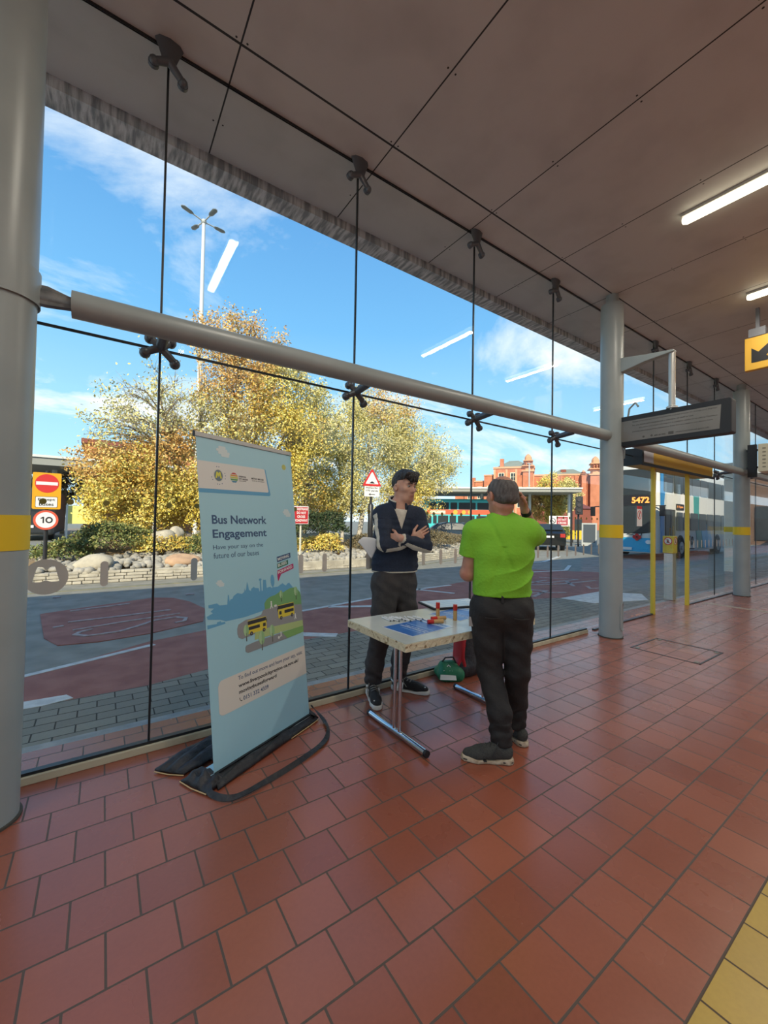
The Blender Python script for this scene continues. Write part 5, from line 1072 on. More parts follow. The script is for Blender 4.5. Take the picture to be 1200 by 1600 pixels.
def tree(name, trunks, blobs, label, cat, bark, seed, lsize, group=None, twigs=16, nbr=7):
    """trunks: list of (base, top, r); blobs: (centre, radii, leaf count, palette, limb count)"""
    rng = np.random.default_rng(seed); rnd = random.Random(seed); base = trunks[0][0]
    root = empty(name, base, label, cat, group); tb_ = MB(); LV = {}
    tp = []
    for b, t, r in trunks:
        b = Vector(b); t = Vector(t); pts = []
        for i in range(9):
            u = i/8; p = b.lerp(t, u)+Vector((math.sin(u*5+seed)*.12*u, math.cos(u*4+seed)*.12*u, 0)); pts.append(p)
        tb_.tube(pts, [r*(1-.78*i/8) for i in range(9)], 8); tp.append(pts)
    for bi, (c, rad, nleaf, pal, limbs) in enumerate(blobs):
        c = np.array(c); rad = np.array(rad); tips = []
        for k in range(limbs):
            q = rng.normal(size=3); q /= np.linalg.norm(q); q = c+q*rad*rng.uniform(.45, .95)
            best = min((math.dist(p, q)+max(0, p.z-q[2]+.3)*2.5, ti, i) for ti, pts in enumerate(tp) for i, p in enumerate(pts) if i > 1)
            s0 = tp[best[1]][best[2]]; q_ = Vector(q); mid = s0.lerp(q_, .5)+Vector((rnd.uniform(-.2, .2), rnd.uniform(-.2, .2), rnd.uniform(.0, .35))); L_ = (q_-s0).length
            pth = [s0, s0.lerp(mid, .6), mid, mid.lerp(q_, .55)+Vector((0, 0, .08)), q_]; r0 = .012+.011*L_
            tb_.tube(pth, [r0, r0*.8, r0*.6, r0*.4, r0*.18], 5)
            for t_ in range(twigs):
                a = pth[2].lerp(q_, rnd.random()) if rnd.random() < .8 else pth[1].lerp(pth[2], rnd.random())
                dv_ = Vector(rng.normal(size=3)); dv_.normalize(); dv_ = dv_*.5+(q_-s0).normalized()*.4+Vector((0, 0, .1 if t_ % 3 else -.5)); e = a+dv_*rnd.uniform(.3, .85)*min(1.2, rad.mean()*.8)
                m2 = a.lerp(e, .5)+Vector((0, 0, .07)); tb_.tube([a, m2, e], [.007, .0045, .002], 3); tips += [m2, a.lerp(e, .75), e, e]
        if not nleaf: continue
        nleaf = int(nleaf*3.1); T_ = np.array([tuple(p) for p in tips]); n1 = int(nleaf*.5); P_ = T_[rng.integers(0, len(T_), n1)]+rng.normal(size=(n1, 3))*np.array([.13, .13, .15])*max(.7, rad.mean()*.6)
        n2 = nleaf-n1; nc = max(8, n2//60); cc_ = rng.normal(size=(nc, 3)); cc_ /= np.linalg.norm(cc_, axis=1)[:, None]; cc_ = c+cc_*rad*rng.uniform(.35, 1.02, (nc, 1))
        P2_ = cc_[rng.integers(0, nc, n2)]+rng.normal(size=(n2, 3))*.17*max(.7, rad.mean()*.6)
        LV.setdefault(pal, []).append(np.concatenate([P_, P2_]))
    tb_.build('trunk', bark, root, smooth=True, auto=False)
    for pal, ps in LV.items():
        P_ = np.concatenate(ps); V, Fq = leaves(rng, P_, lsize); cl = (np.sin(P_[:, 0]*2.1)+np.sin(P_[:, 2]*2.7+P_[:, 1])+rng.normal(size=len(P_))*1.3); mi = np.digitize(cl, [-1.1, .3, 1.5])
        meshobj('foliage', V, Fq, PALS[pal], root, False, mi)
    return root
m_wallb = None
m_birch = mat('pale birch bark', (.58, .54, .46), .8, col2=(.18, .15, .12), nscale=6, ncontrast=(.56, .66), stretch=(1, 1, 4)); m_brn = mat('brown bark', (.26, .20, .13), .85, col2=(.40, .32, .2), nscale=7)
YT = 14.2
tree('autumn_tree', [((3.2, YT, .4), (3.9, YT+.2, 8.0), .13), ((2.9, YT, .4), (1.2, YT, 5.2), .09), ((3.5, YT+.1, .4), (6.3, YT, 6.4), .10), ((3.0, YT+.1, .4), (2.4, YT+.5, 6.8), .08), ((3.3, YT, .4), (5.0, YT-.3, 7.0), .09)],
     [((.74, YT, 2.2), (1.55, 1.2, 1.45), 7000, 'y', 12), ((4.96, YT, 4.0), (2.2, 1.6, 2.4), 11500, 'y', 20), ((3.77, YT, 7.3), (1.65, 1.2, 1.4), 2600, 'o', 18), ((6.5, YT, 5.1), (1.2, 1.1, 1.9), 3200, 'p', 12),
      ((1.1, YT, 4.7), (1.6, 1.1, 1.4), 850, 'p', 34), ((.1, YT, 4.0), (.9, .9, .9), 260, 'p', 16), ((2.9, YT, 2.0), (1.8, 1.1, 1.2), 5500, 'y', 10), ((-.2, YT, 3.0), (.7, .7, .7), 900, 'o', 6), ((3.0, YT, 4.2), (1.6, 1.2, 1.7), 2200, 'p', 24), ((3.9, YT, 5.9), (1.6, 1.2, 1.2), 1700, 'o', 22), ((5.2, YT, 6.3), (1.3, 1.1, 1.2), 1800, 'p', 12), ((1.6, YT, 3.4), (1.3, 1, .8), 1500, 'o', 8)],
     'large yellow-leaved autumn tree with twiggy crown on the planted island, behind the banner', 'tree', m_brn, 3, .043, 'birch trees on the planted island')
YT2 = 15.5
tree('birch_tree', [((9.4, YT2, .4), (10.2, YT2, 7.2), .13), ((11.4, YT2+.2, .4), (12.6, YT2, 6.0), .12), ((8.6, YT2, .4), (8.4, YT2+.2, 5.5), .09), ((9.6, YT2, .4), (13.2, YT2, 4.8), .08)],
     [((10.2, YT2, 5.1), (2.6, 1.6, 2.1), 7500, 'p', 22), ((12.6, YT2, 4.7), (2.4, 1.5, 1.8), 5000, 'p', 18), ((14.2, YT2, 4.2), (1.5, 1.1, 1.3), 2600, 'p', 9), ((9.2, YT2, 2.8), (2.0, 1.2, 1.3), 3600, 'p', 9), ((10.9, YT2, 6.7), (2.1, 1.2, 1.2), 1500, 'o', 14), ((7.9, YT2, 4.4), (1.2, 1.1, 1.6), 2000, 'p', 12), ((7.6, YT2, 2.4), (1.1, 1.0, 1.1), 1600, 'y', 8), ((12.3, YT2, 2.7), (2.0, 1.2, 1.2), 2600, 'y', 8)],
     'pale birch tree with yellow-green leaves behind the person in the navy jumper', 'tree', m_birch, 7, .043, 'birch trees on the planted island')
tree('small_street_tree', [((46.3, 29.6, 0), (46.5, 29.5, 8.0), .18)], [((46.3, 29.6, 4.6), (1.7, 1.7, 3.2), 5200, 'y', 16), ((47.4, 28.2, 5.0), (1.3, 1.3, 2.4), 2400, 'p', 8), ((44.6, 31.5, 4.0), (1.4, 1.4, 2.0), 1800, 'o', 8)],
     'small golden street tree in front of the red brick building', 'tree', m_brn, 9, .11)
tree('bare_tree', [((-2.6, 40, 0), (-2.4, 40, 5), .15)], [((-2.5, 40, 3.4), (2.6, 1.5, 1.8), 1500, 'r', 12)], 'grey bare tree seen beyond the far canopy behind the no entry sign', 'tree', m_brn, 12, .10)
tree('bare_tree', [((10.5, 24, -.03), (10.8, 24, 5), .13)], [((10.6, 24, 3.2), (2.4, 1.4, 2.0), 2600, 'r', 14)], 'dark half-bare tree behind the two birches, right of the banner', 'tree', m_brn, 14, .08)
def bush(name, c, rad, n, pal, label, seed, size=.04, group='shrubs on the planted island'):
    rng = np.random.default_rng(seed); root = empty(name, (c[0], c[1], c[2]-rad[2]), label, 'shrub', group); c = np.array(c); rad = np.array(rad); tb_ = MB()
    q = rng.normal(size=(n, 3)); q /= np.linalg.norm(q, axis=1)[:, None]; q[:, 2] = np.abs(q[:, 2])*1.25-.45; lump = 1+.16*np.sin(q[:, 0]*5+seed)+.16*np.sin(q[:, 2]*6+q[:, 1]*4)
    P_ = c+q*rad*(rng.uniform(.45, 1.0, n)**.5*lump)[:, None]+rng.normal(size=(n, 3))*.03
    for k in range(26):
        e = c+(lambda v: v/np.linalg.norm(v))(np.abs(rng.normal(size=3))*np.array([rng.choice([-1, 1]), rng.choice([-1, 1]), 1]))*rad*.85
        b = Vector((c[0]+rng.normal()*.08, c[1]+rng.normal()*.08, c[2]-rad[2]*.6)); tb_.tube([b, b.lerp(Vector(e), .5)+Vector((0, 0, .05)), Vector(e)], [.010, .006, .003], 4)
    tb_.build('stems', m_brn, root, smooth=True, auto=False)
    V, Fq = leaves(rng, P_, size); meshobj('foliage', V, Fq, PALS[pal], root, False, rng.integers(0, 4, n)); return root
bl = [((-.75, 12.5, .62), (.66, .5, .34), 2600, 'g', 'low green shrub at the foot of the speed sign, end of the island'), ((.25, 12.7, .92), (1.05, .6, .5), 4800, 'g', 'sprawling green shrub right of the speed sign'),
      ((1.5, 12.6, .72), (1.0, .5, .34), 3200, 'y', 'yellowing shrub in front of the pale boulders, left of the banner'), ((2.6, 12.4, .70), (.8, .5, .4), 2600, 'g', 'green shrub at the left edge of the banner, on the island'),
      ((6.3, 12.9, 1.32), (.98, .7, .62), 6500, 'd', 'dark green conifer shrub between the red sign and the hump sign'), ((6.0, 12.3, .66), (.9, .5, .42), 3400, 'y', 'yellow-green shrub low behind the red sign post'),
      ((4.7, 12.6, .9), (.8, .5, .6), 3200, 'g', 'green shrub behind the right edge of the banner'), ((7.8, 12.5, .66), (.8, .5, .4), 2800, 'r', 'brown shrub behind the hump sign'),
      ((11.5, 13.0, .72), (1.15, .7, .52), 5200, 'r', 'rounded grey-brown shrub beside the elbow of the person in navy'), ((9.5, 12.8, .62), (1.0, .6, .4), 3000, 'r', 'brown shrub directly behind the person in navy'), ((14, 14.6, .55), (1.2, .7, .4), 3200, 'r', 'grey shrub at the far end of the island behind the person in green')]
for i, (c, r_, n, p_, lab) in enumerate(bl): bush('shrub', c, r_, n, p_, lab, 20+i, .035)
bush('far_hedge', (30.2, 19.0, .9), (1.6, 1.2, .9), 3600, 'g', 'clipped green hedge behind the parked black hatchback', 60, .07, None)

# ------------------------------------------------------------------ signs outside
m_pole = mat('black painted pole', (.02, .02, .022), .4); m_gpole = mat('grey painted pole', (.45, .47, .46), .5)
def cylp(x, y, z0, z1, r, m_, parent, nm='pole'): return MB().cyl((x, y, z0), (x, y, z1), r, seg=14).build(nm, m_, parent, smooth=True)
# no entry + speed limit
ne_ = empty('traffic_sign', (-1.03, 11.6, .3), 'yellow-backed no entry sign with Except buses plate above a round 10 speed limit sign', 'road sign')
cylp(-1.03, 11.6, .2, 2.45, .038, m_pole, ne_); Mx = plane((-1.03, 11.55, 0), (1, -.0, 0), (0, 0, 1))
MB().prism(rrect(-.245, 1.60, .245, 2.40, .03), 0, .015, Mx).build('backing_board', mat('amber sign board', (.75, .36, .01), .45), ne_)
MB().prism(circ(0, 2.165, .205, 40), .015, .018, Mx).build('no_entry_disc', m_red, ne_)
MB().prism([(-.185, 2.13), (.185, 2.13), (.185, 2.20), (-.185, 2.20)], .018, .020, Mx).build('white_bar', m_white, ne_)
MB().prism(rrect(-.19, 1.635, .19, 1.875, .02), .015, .017, Mx).build('plate_border', m_ink2, ne_); MB().prism(rrect(-.182, 1.643, .182, 1.867, .018), .017, .019, Mx).build('plate', m_white, ne_)
text('lettering', 'Except', Mx, -.145, 1.77, .145, 1.84, m_ink2, ne_, bold=.02, depth=.021); text('lettering', 'buses', Mx, -.125, 1.672, .125, 1.742, m_ink2, ne_, bold=.02, depth=.021)
MB().prism(circ(0, 1.36, .215, 40), 0, .014, Mx).build('speed_disc_border', mat('sun-faded red', (.66, .10, .05), .5), ne_); MB().prism(circ(0, 1.36, .172, 40), .014, .016, Mx).build('speed_disc', m_white, ne_)
MB().prism([(-.055, 1.29), (-.03, 1.29), (-.03, 1.43), (-.052, 1.43), (-.09, 1.405), (-.09, 1.382), (-.055, 1.398)], .016, .018, Mx).build('numeral_one', m_ink2, ne_)
mb = MB(); annulus(mb, .055, 1.36, .036, .064, .016, .018, Mx, ry=1.1); mb.build('numeral_zero', m_ink2, ne_)
# red do-not-cross board
rd = empty('warning_board', (4.93, 11.55, .5), 'red do not cross roadway board on a pale post, half hidden by the banner', 'sign')
cylp(4.96, 11.58, .3, 1.4, .03, mat('cream post', (.6, .58, .48), .6), rd); Mx = plane((4.93, 11.5, 0), (1, 0, 0), (0, 0, 1))
MB().prism([(-.24, 1.33), (.24, 1.33), (.24, 1.87), (-.24, 1.87)], 0, .012, Mx).build('board', m_white, rd); MB().prism([(-.225, 1.345), (.225, 1.345), (.225, 1.845), (-.225, 1.845)], .012, .014, Mx).build('red_panel', mat('board red', (.50, .025, .03), .5), rd)
for k, s_ in enumerate(('PEDESTRIANS', 'DO NOT', 'CROSS', 'ROADWAY')):
    text('lettering', s_, Mx, -.21 if k in (0, 3) else (-.14 if k == 1 else -.13), 1.745-k*.115-(0 if k else -.0), .21 if k in (0, 3) else (.16 if k == 1 else .13), 1.82-k*.115, m_white, rd, bold=.03, depth=.016)
# hump sign
hs = empty('hump_sign', (6.82, 10.55, 0), 'red triangle hump warning sign on a black post, left of the person in navy', 'road sign')
cylp(6.83, 10.55, .35, 3.0, .038, m_pole, hs); MB().lathe((6.83, 10.55, 0), [(.085, -.03), (.085, .55), (.1, .6), (.05, .78), (.085, .86), (.085, 1.95), (.05, 2.0)], 16).build('post_sleeve', m_pole, hs, smooth=True)
Mx = plane((6.82, 10.49, 0), (1, -.18, 0), (0, 0, 1)); tri = lambda s_, cy: [(-.30*s_, cy-.18*s_), (.30*s_, cy-.18*s_), (.30*s_-.0, cy-.15*s_), (.03*s_, cy+.33*s_), (-.03*s_, cy+.33*s_), (-.30*s_, cy-.15*s_)]
MB().prism(tri(1, 2.72), 0, .012, Mx).build('triangle_border', m_red, hs); MB().prism(tri(.70, 2.73), .012, .014, Mx).build('triangle', m_white, hs)
MB().prism([(-.12, 2.62)]+[(-.09+.18*k/10, 2.62+.065*math.sin(PI*k/10)) for k in range(11)]+[(.12, 2.62)], .014, .016, Mx).build('hump_symbol', m_ink2, hs)
MB().prism(rrect(-.25, 2.21, .25, 2.53, .02), 0, .012, Mx).build('plate', m_white, hs)
text('lettering', 'Humps for', Mx, -.20, 2.45, .20, 2.51, m_ink2, hs, bold=.02, depth=.015); text('lettering', '170 yards', Mx, -.20, 2.36, .20, 2.42, m_ink2, hs, bold=.02, depth=.015)
MB().prism([(-.11, 2.28), (-.05, 2.32), (-.05, 2.29), (.10, 2.29), (.10, 2.27), (-.05, 2.27), (-.05, 2.24)], .012, .015, Mx).build('arrow', m_ink2, hs)
# no pedestrians + red board, by the parked hatchback
Mr = plane((25.35, 16.0, 0), (.55, -.835, 0), (0, 0, 1))
ns = empty('warning_board', (25.35, 16.0, 0), 'small white no-pedestrians square joined to a red board above the black hatchback', 'sign')
MB().cyl(Mr @ Vector((-.2, 0, -.05)), Mr @ Vector((-.2, 0, 1.3)), .03, seg=10).cyl(Mr @ Vector((.62, 0, -.05)), Mr @ Vector((.62, 0, 1.3)), .03, seg=10).build('post', m_gpole, ns, smooth=True)
MB().prism([(-.35, 1.3), (.86, 1.3), (.86, 2.0), (-.35, 2.0)], .03, .05, Mr).build('board', m_white, ns); MB().prism([(.12, 1.36), (.82, 1.36), (.82, 1.94), (.12, 1.94)], .05, .06, Mr).build('red_panel', mat('faded crimson', (.42, .06, .08), .5), ns)
mb = MB(); annulus(mb, -.12, 1.65, .15, .19, .05, .06, Mr); mb.prism([(-.25, 1.76), (-.22, 1.79), (.02, 1.54), (-.01, 1.51)], .05, .062, Mr); mb.build('prohibition_ring', m_ink2, ns)
text('lettering', 'DO NOT', Mr, .2, 1.68, .74, 1.82, m_white, ns, bold=.02, depth=.065); text('lettering', 'CROSS', Mr, .22, 1.46, .72, 1.6, m_white, ns, bold=.02, depth=.065)
# traffic light and dark posts
tl = empty('traffic_light', (26.1, 14.75, 0), 'black traffic light on a slim pole near the front of the blue bus', 'traffic light')
cylp(26.1, 14.75, -.03, 2.2, .06, m_pole, tl); Mt = plane((26.0, 14.65, 0), (.55, -.835, 0), (0, 0, 1)); MB().box((-.22, 2.1, -.05), (.22, 3.3, .15), M=Mt).build('housing', m_black, tl, bevel=.03)
mb = MB(); [mb.cyl(Mt @ Vector((0, 3.08-.36*k, .15)), Mt @ Vector((0, 3.08-.36*k, .2)), .12, seg=14) for k in range(3)]; mb.build('lens', mat('dull lens', (.06, .05, .05), .3), tl, smooth=True)
bp2 = MB().cyl((25.9, 15.12, -.03), (25.9, 15.12, 3.55), .07, seg=12).build('black_post', m_pole, smooth=True, label='tall plain black post left of the traffic light', cat='post')
ab = empty('display_board', (27.6, 15.0, 0), 'small grey free-standing board behind the black post', 'board'); Mq = plane((27.5, 15.3, 0), (.55, -.835, 0), (0, 0, 1))
MB().box((0, -.03, 0), (.95, 1.55, .06), M=Mq).build('frame', m_gpole, ab); MB().box((.1, .2, .06), (.85, 1.45, .07), M=Mq).build('panel', mat('slate panel', (.07, .09, .11), .4), ab)
for k, w_ in enumerate(('leftmost', 'second', 'third', 'rightmost')):
    Mk = plane((29.6, 20.2, -.03), (.55, -.835, 0), (0, 0, 1)); q = empty('works_barrier', Mk @ Vector((k*.95+.42, 0, .12)), 'yellow works barrier beyond the black hatchback, %s of the row of four' % w_, 'barrier', 'yellow works barriers')
    MB().box((k*.95, .25, .05), (k*.95+.85, .98, .2), M=Mk).build('board', mat('barrier yellow', (.75, .50, .02), .5), q, bevel=.03)
    for x in (.1, .65): MB().box((k*.95+x, 0, -.1), (k*.95+x+.1, .25, .35), M=Mk).build('foot', m_black, q)
# high mast lamp
lp_ = empty('high_mast_lamp', (3.47, 20, 0), 'tall white lamp mast with four lamp heads rising above the autumn tree', 'street lamp')
MB().cyl((3.47, 20, 0), (3.47, 20, 15.1), .13, .075, seg=14).build('mast', mat('white painted mast', (.66, .67, .66), .45), lp_, smooth=True)
MB().sph((3.47, 20, 15.15), .13, 12).build('hub', m_gpole, lp_, smooth=True)
for an in (18, 108, 198, 288):
    a = math.radians(an); d = Vector((math.cos(a), math.sin(a), 0)); c = Vector((3.47, 20, 15.15)); arm = MB().tube([c, c+d*.35+Vector((0, 0, .04)), c+d*.62+Vector((0, 0, .06))], [.035, .03, .03], 8).build('arm', m_gpole, lp_, smooth=True)
    MB().tube([c+d*.5+Vector((0, 0, .06)), c+d*.62+Vector((0, 0, .07)), c+d*.95+Vector((0, 0, .10)), c+d*1.05+Vector((0, 0, .10))], [.05, .11, .12, .05], 10, flat=((-d.y, d.x, 0), .45)).build('lamp_head', mat('lamp head grey', (.22, .25, .25), .4), arm, smooth=True)
for x, y, z, lab in ((7.2, 40, 10.2, 'slender white lamp post far behind the autumn tree'), (59, 42, 11.5, 'slender pale lamp post in front of the red building')):
    q = empty('lamp_post', (x, y, 0), lab, 'street lamp'); cylp(x, y, 0, z, .11, m_gpole, q); MB().box((x-.5, y-.12, z-.05), (x+.5, y+.12, z+.1)).build('lamp_head', m_gpole, q, bevel=.03)
# outer slim column and lit pier to the far right
for x, y in ((17.24, 4.48),):
    q = empty('glass_wall_pier', (x, y, 0), 'pale square pier with a yellow band beyond the glass at the far right', 'column'); MB().box((x-.13, y-.13, -.02), (x+.13, y+.13, 3.6)).build('shaft', mat('cream pier', (.70, .70, .60), .5), q)
    MB().box((x-.135, y-.135, 1.3), (x+.135, y+.135, 1.47)).build('yellow_band', m_band, q)

# ------------------------------------------------------------------ canopies opposite
m_roofw = mat('white roof edge', (.66, .66, .62), .5); m_under = mat('grey canopy underside', (.30, .30, .27), .7)
def canopy(M, w0, w1, dep, z0, z1, lab, cols):
    r = empty('bus_station_canopy', M.translation, lab, 'canopy')
    MB().box((w0, z1-.16, 0), (w1, z1, -dep), M=M).build('roof_edge', m_roofw, r); MB().box((w0+.1, z0, -.1), (w1-.1, z1-.16, -dep+.1), M=M).build('underside', m_under, r)
    for c in cols: MB().cyl(M @ Vector((c, -.05, -dep*.4)), M @ Vector((c, z0, -dep*.4)), .16, seg=14).build('column', mat('white steel', (.6, .62, .6), .5), r, smooth=True)
    return r
MC = plane((33.2, 33.2, 0), (.7071, -.7071, 0), (0, 0, 1))
canopy(MC, -8.5, 13.5, 9, 4.95, 5.45, 'flat white-edged canopy over the turquoise bus', (-5, 3, 8.6, 13))
ML = plane((0, 34.5, 0), (1, 0, 0), (0, 0, 1)); canopy(ML, -14, 12, 9, 4.75, 5.4, 'flat canopy of the far stands, behind the no entry sign and autumn tree', (-9, -3.0, 3.5, 10))
pn_ = empty('display_screen', (-1.8, 31, 0), 'pale yellow panel standing under the far canopy, right of the speed sign', 'panel')
MB().box((-1.75, 31, .95), (-.2, 31.1, 2.05)).build('panel', mat('pale yellow panel', (.80, .72, .22), .5), pn_); MB().box((-1.85, 31, -.03), (-1.75, 31.1, 2.1)).box((-.2, 31, -.03), (-.1, 31.1, 2.1)).build('frame', m_roofw, pn_)

# ------------------------------------------------------------------ buses and cars
m_bwin = mat('dark bus glazing', (.030, .040, .045), .3, spec=.3); m_tyre = mat('tyre', (.02, .02, .02), .8); m_hub = mat('wheel hub', (.35, .35, .36), .4, .5)
def wheel(M, x, y, z, r, parent, wdt=.28, outer=-1):
    a = M @ Vector((x, y, z)); b = M @ Vector((x, y+wdt, z)); ax = (b-a).normalized()
    t_ = MB(); t_.cyl(a, b, r, seg=28); w_ = t_.build('wheel', m_tyre, parent, smooth=True)
    h_ = MB(); p_ = a if outer < 0 else b; s_ = -1 if outer < 0 else 1; h_.cyl(p_+ax*s_*.02, p_-ax*s_*.05, r*.58, seg=20); h_.cyl(p_+ax*s_*.05, p_, r*.22, seg=12); h_.build('hub', m_hub, w_, smooth=True); return w_
def bus_shell(M, L_, W_, H_, mats_fn, name, parent, fr=.18):
    """rounded double-deck body: x length, y width, z up"""
    mb = MB(); prof = []
    r = .28
    for k in range(7): a = PI/2*k/6; prof.append((W_-r+r*math.sin(a)*1.0 if False else W_-r+r*math.cos(PI/2-a), H_-r+r*math.sin(PI/2-a)))
    prof = [(W_-.02, .30), (W_, .5), (W_, H_-r)]+[(W_-r+r*math.cos(a), H_-r+r*math.sin(a)) for a in [PI/2*k/6 for k in range(1, 7)]]+[(r+r*math.cos(a), H_-r+r*math.sin(a)) for a in [PI/2+PI/2*k/6 for k in range(7)]]+[(0, .5), (.02, .30)]
    n = len(prof); xs = [(-.10, .90, .30), (-.02, .97, .2), (.12, 1, 0), (L_-.12, 1, 0), (L_, .97, .0)]; vs = []
    for x, sc, dz in xs:
        for y, z in prof:
            lean = .22*max(0, (z-1.3)/3) if x < .2 else 0
            vs.append(M @ Vector((x+lean, W_/2+(y-W_/2)*sc, z if z < 3.6 else 3.6+(z-3.6)*sc)))
    m = len(xs); fs = [(i*n+k, i*n+(k+1) % n, (i+1)*n+(k+1) % n, (i+1)*n+k) for i in range(m-1) for k in range(n)]+[tuple(range(n))[::-1], tuple(range((m-1)*n, m*n))]
    mb.add(vs, fs); return mb.build(name, mats_fn, parent, smooth=True)
# blue and white double decker
M2 = Matrix.Translation((19.45, 7.42, -.03)) @ Matrix.Rotation(math.radians(2), 4, 'Z')
b2 = empty('double_decker_bus', (24.8, 8.8, 0), 'blue and white double decker bus facing left, showing 5472, beyond the doorway', 'bus')
m_bwhite = mat('bus white', (.66, .67, .64), .35); m_bblu = mat('bus blue', (.02, .24, .56), .3); m_bcy = mat('bus light blue', (.03, .42, .72), .3); m_teal = mat('bus teal', (.03, .30, .28), .35)
bus_shell(M2, 10.9, 2.5, 4.3, m_bwhite, 'body', b2)
def sidep(name, polys, m_, parent, y=-.012, dy=.014): 
    mb = MB(); Mm = M2 @ Matrix.Translation((0, y, 0)) @ Matrix.Rotation(PI/2, 4, 'X')
    for p in polys: mb.prism(p, -dy+.0, .0+.002, Mm)
    return mb.build(name, m_, parent)
sidep('blue_front_wrap', [[(.13, .35), (.55, .35), (.45, 2.2), (.62, 3.1), (.45, 4.0), (.3, 4.05), (.13, 4.05)]], m_bblu, b2)
sidep('teal_swoosh', [[(4.9, .4), (5.7, .4), (5.0, 2.2), (5.1, 4.0), (4.2, 4.0), (4.3, 2.2)]], m_teal, b2, -.013); sidep('blue_swoosh', [[(5.7, .4), (7.3, .4), (6.6, 1.6), (5.3, 1.6)]], m_bcy, b2, -.013)
for x0, x1 in ((.42, 1.55), (1.62, 2.75), (2.82, 3.95), (4.02, 5.15), (5.22, 6.35), (6.42, 7.55), (7.62, 8.75), (8.82, 10.4)):
    sidep('upper_window', [rrect(x0, 2.98, x1, 3.82, .08)], m_bwin, b2, -.02)
for x0, x1 in ((1.95, 2.75), (2.85, 3.7), (3.8, 4.9), (5.0, 6.1), (6.2, 7.3), (7.4, 8.6), (8.7, 10.1)): sidep('lower_window', [rrect(x0, 1.28, x1, 2.12, .07)], m_bwin, b2, -.02)
dd = sidep('door', [rrect(.62, .42, 1.78, 2.22, .05)], mat('dark door opening', (.03, .03, .035), .4), b2, -.02)
for x0 in (.66, 1.24): sidep('door_pane', [rrect(x0, .5, x0+.5, 2.15, .04)], m_bwin, dd, -.028)
sidep('handrail', [[(.95, .6), (1.0, .6), (1.15, 1.4), (1.10, 1.4)], [(1.45, .7), (1.5, .7), (1.5, 1.5), (1.45, 1.5)]], mat('yellow rail', (.7, .35, .02), .4), dd, -.035)
sidep('side_display', [rrect(1.9, 2.22, 2.9, 2.5, .05)], m_black, b2, -.02); text('lettering', '10  Huyton', M2 @ Matrix.Translation((0, -.022, 0)) @ Matrix.Rotation(PI/2, 4, 'X'), 2.0, 2.29, 2.75, 2.43, mat('orange matrix light', (.9, .3, .05), .5, emit=(1, .35, .08), estr=1.2), b2)
MSx = M2 @ Matrix.Translation((0, -.02, 0)) @ Matrix.Rotation(PI/2, 4, 'X')
scr_ = MB()
for pts in ([(3.1, 1.1), (3.25, 1.15), (3.2, .75), (3.05, .8), (3.15, .5)], [(3.4, 1.05), (3.38, .45)], [(3.3, 1.0), (3.75, 1.02)], [(3.65, 1.0), (3.62, .5)], [(4.0, .98), (3.85, .8), (3.95, .6), (4.15, .75), (4.1, .95), (4.0, .98)], [(3.3, .38), (3.7, .42), (4.3, .4)]):
    line(scr_, pts, .05, 0, .01)
for i_ in range(len(scr_.v)): scr_.v[i_] = tuple(MSx @ Vector(scr_.v[i_]))
scr_.build('side_lettering', m_ink2, b2)
for x in (2.45, 8.0):
    sidep('wheel_arch', [[(x+.56*math.cos(a), .45+.62*math.sin(a)) for a in [PI*k/14-.15 for k in range(15)]]+[(x-.58, .30), (x+.56, .30)]], m_black, b2, -.018); wheel(M2, x, -.05, .5, .47, b2); wheel(M2, x, 2.25, .5, .47, b2, outer=1)
def frontp(name, polys, m_, parent, z=0., dz=.03, off=.0):
    mb = MB()
    for p in polys:
        k = len(p); vs = []
        for q in (0, 1):
            for y, zz in p:
                lean = .22*max(0, (zz-1.3)/3); cur = .10*((y-1.25)/1.2)**4*1.2; vs.append(M2 @ Vector((-.112+lean+cur*.0-q*dz-off, 1.25+(y-1.25), zz)))
        mb.add(vs, [tuple(range(k)), tuple(range(k, 2*k))[::-1]]+[(i, (i+1) % k, (i+1) % k+k, i+k) for i in range(k)])
    return mb.build(name, m_, parent)
frontp('front_blue', [rrect(.13, .34, 2.37, .95, .1)], m_bcy, b2, dz=.02); frontp('front_white_band', [[(.13, .95), (2.37, .95), (2.37, 1.2), (1.8, 1.12), (.7, 1.12), (.13, 1.2)]], m_bwhite, b2, dz=.025)
frontp('windscreen', [[(.14, 1.22), (.7, 1.13), (1.8, 1.13), (2.36, 1.22), (2.36, 2.35), (.14, 2.35)]], m_bwin, b2); frontp('upper_windscreen', [rrect(.14, 2.85, 2.36, 4.0, .12)], m_bwin, b2); frontp('destination_display', [rrect(.14, 2.37, 2.36, 2.83, .05)], m_black, b2)
MF = M2 @ Matrix.Translation((-.165+.22*.43, 2.5, 0)) @ Matrix.Rotation(-PI/2, 4, 'Z') @ Matrix.Rotation(PI/2, 4, 'X')
text('lettering', '5472', MF, 1.45, 2.47, 2.15, 2.74, MATS['orange matrix light'], b2, bold=.03, depth=.02, label='orange route number')
MF2 = M2 @ Matrix.Translation((-.17, 2.5, 0)) @ Matrix.Rotation(-PI/2, 4, 'Z') @ Matrix.Rotation(PI/2, 4, 'X')
mb = MB(); [mb.prism(circ(1.7+.09*math.cos(a), .98+.07*math.sin(a), .085, 14), 0, .012, MF2) for a in (0, 1.6, 3.1, 4.7)]; mb.build('poppy', m_red, b2, label='red poppy'); MB().prism(circ(1.7, .98, .035, 12), .012, .02, MF2).build('poppy_centre', m_ink2, b2)
MB().prism(rrect(.95, .40, 1.5, .52, .01), 0, .01, MF2).build('number_plate', m_white, b2)
for y in (.25, 2.0): mb = MB(); mb.prism(circ(y+.15, .78, .11, 16, .09), 0, .02, MF2); mb.build('headlight', mat('headlight', (.8, .82, .85), .1), b2)
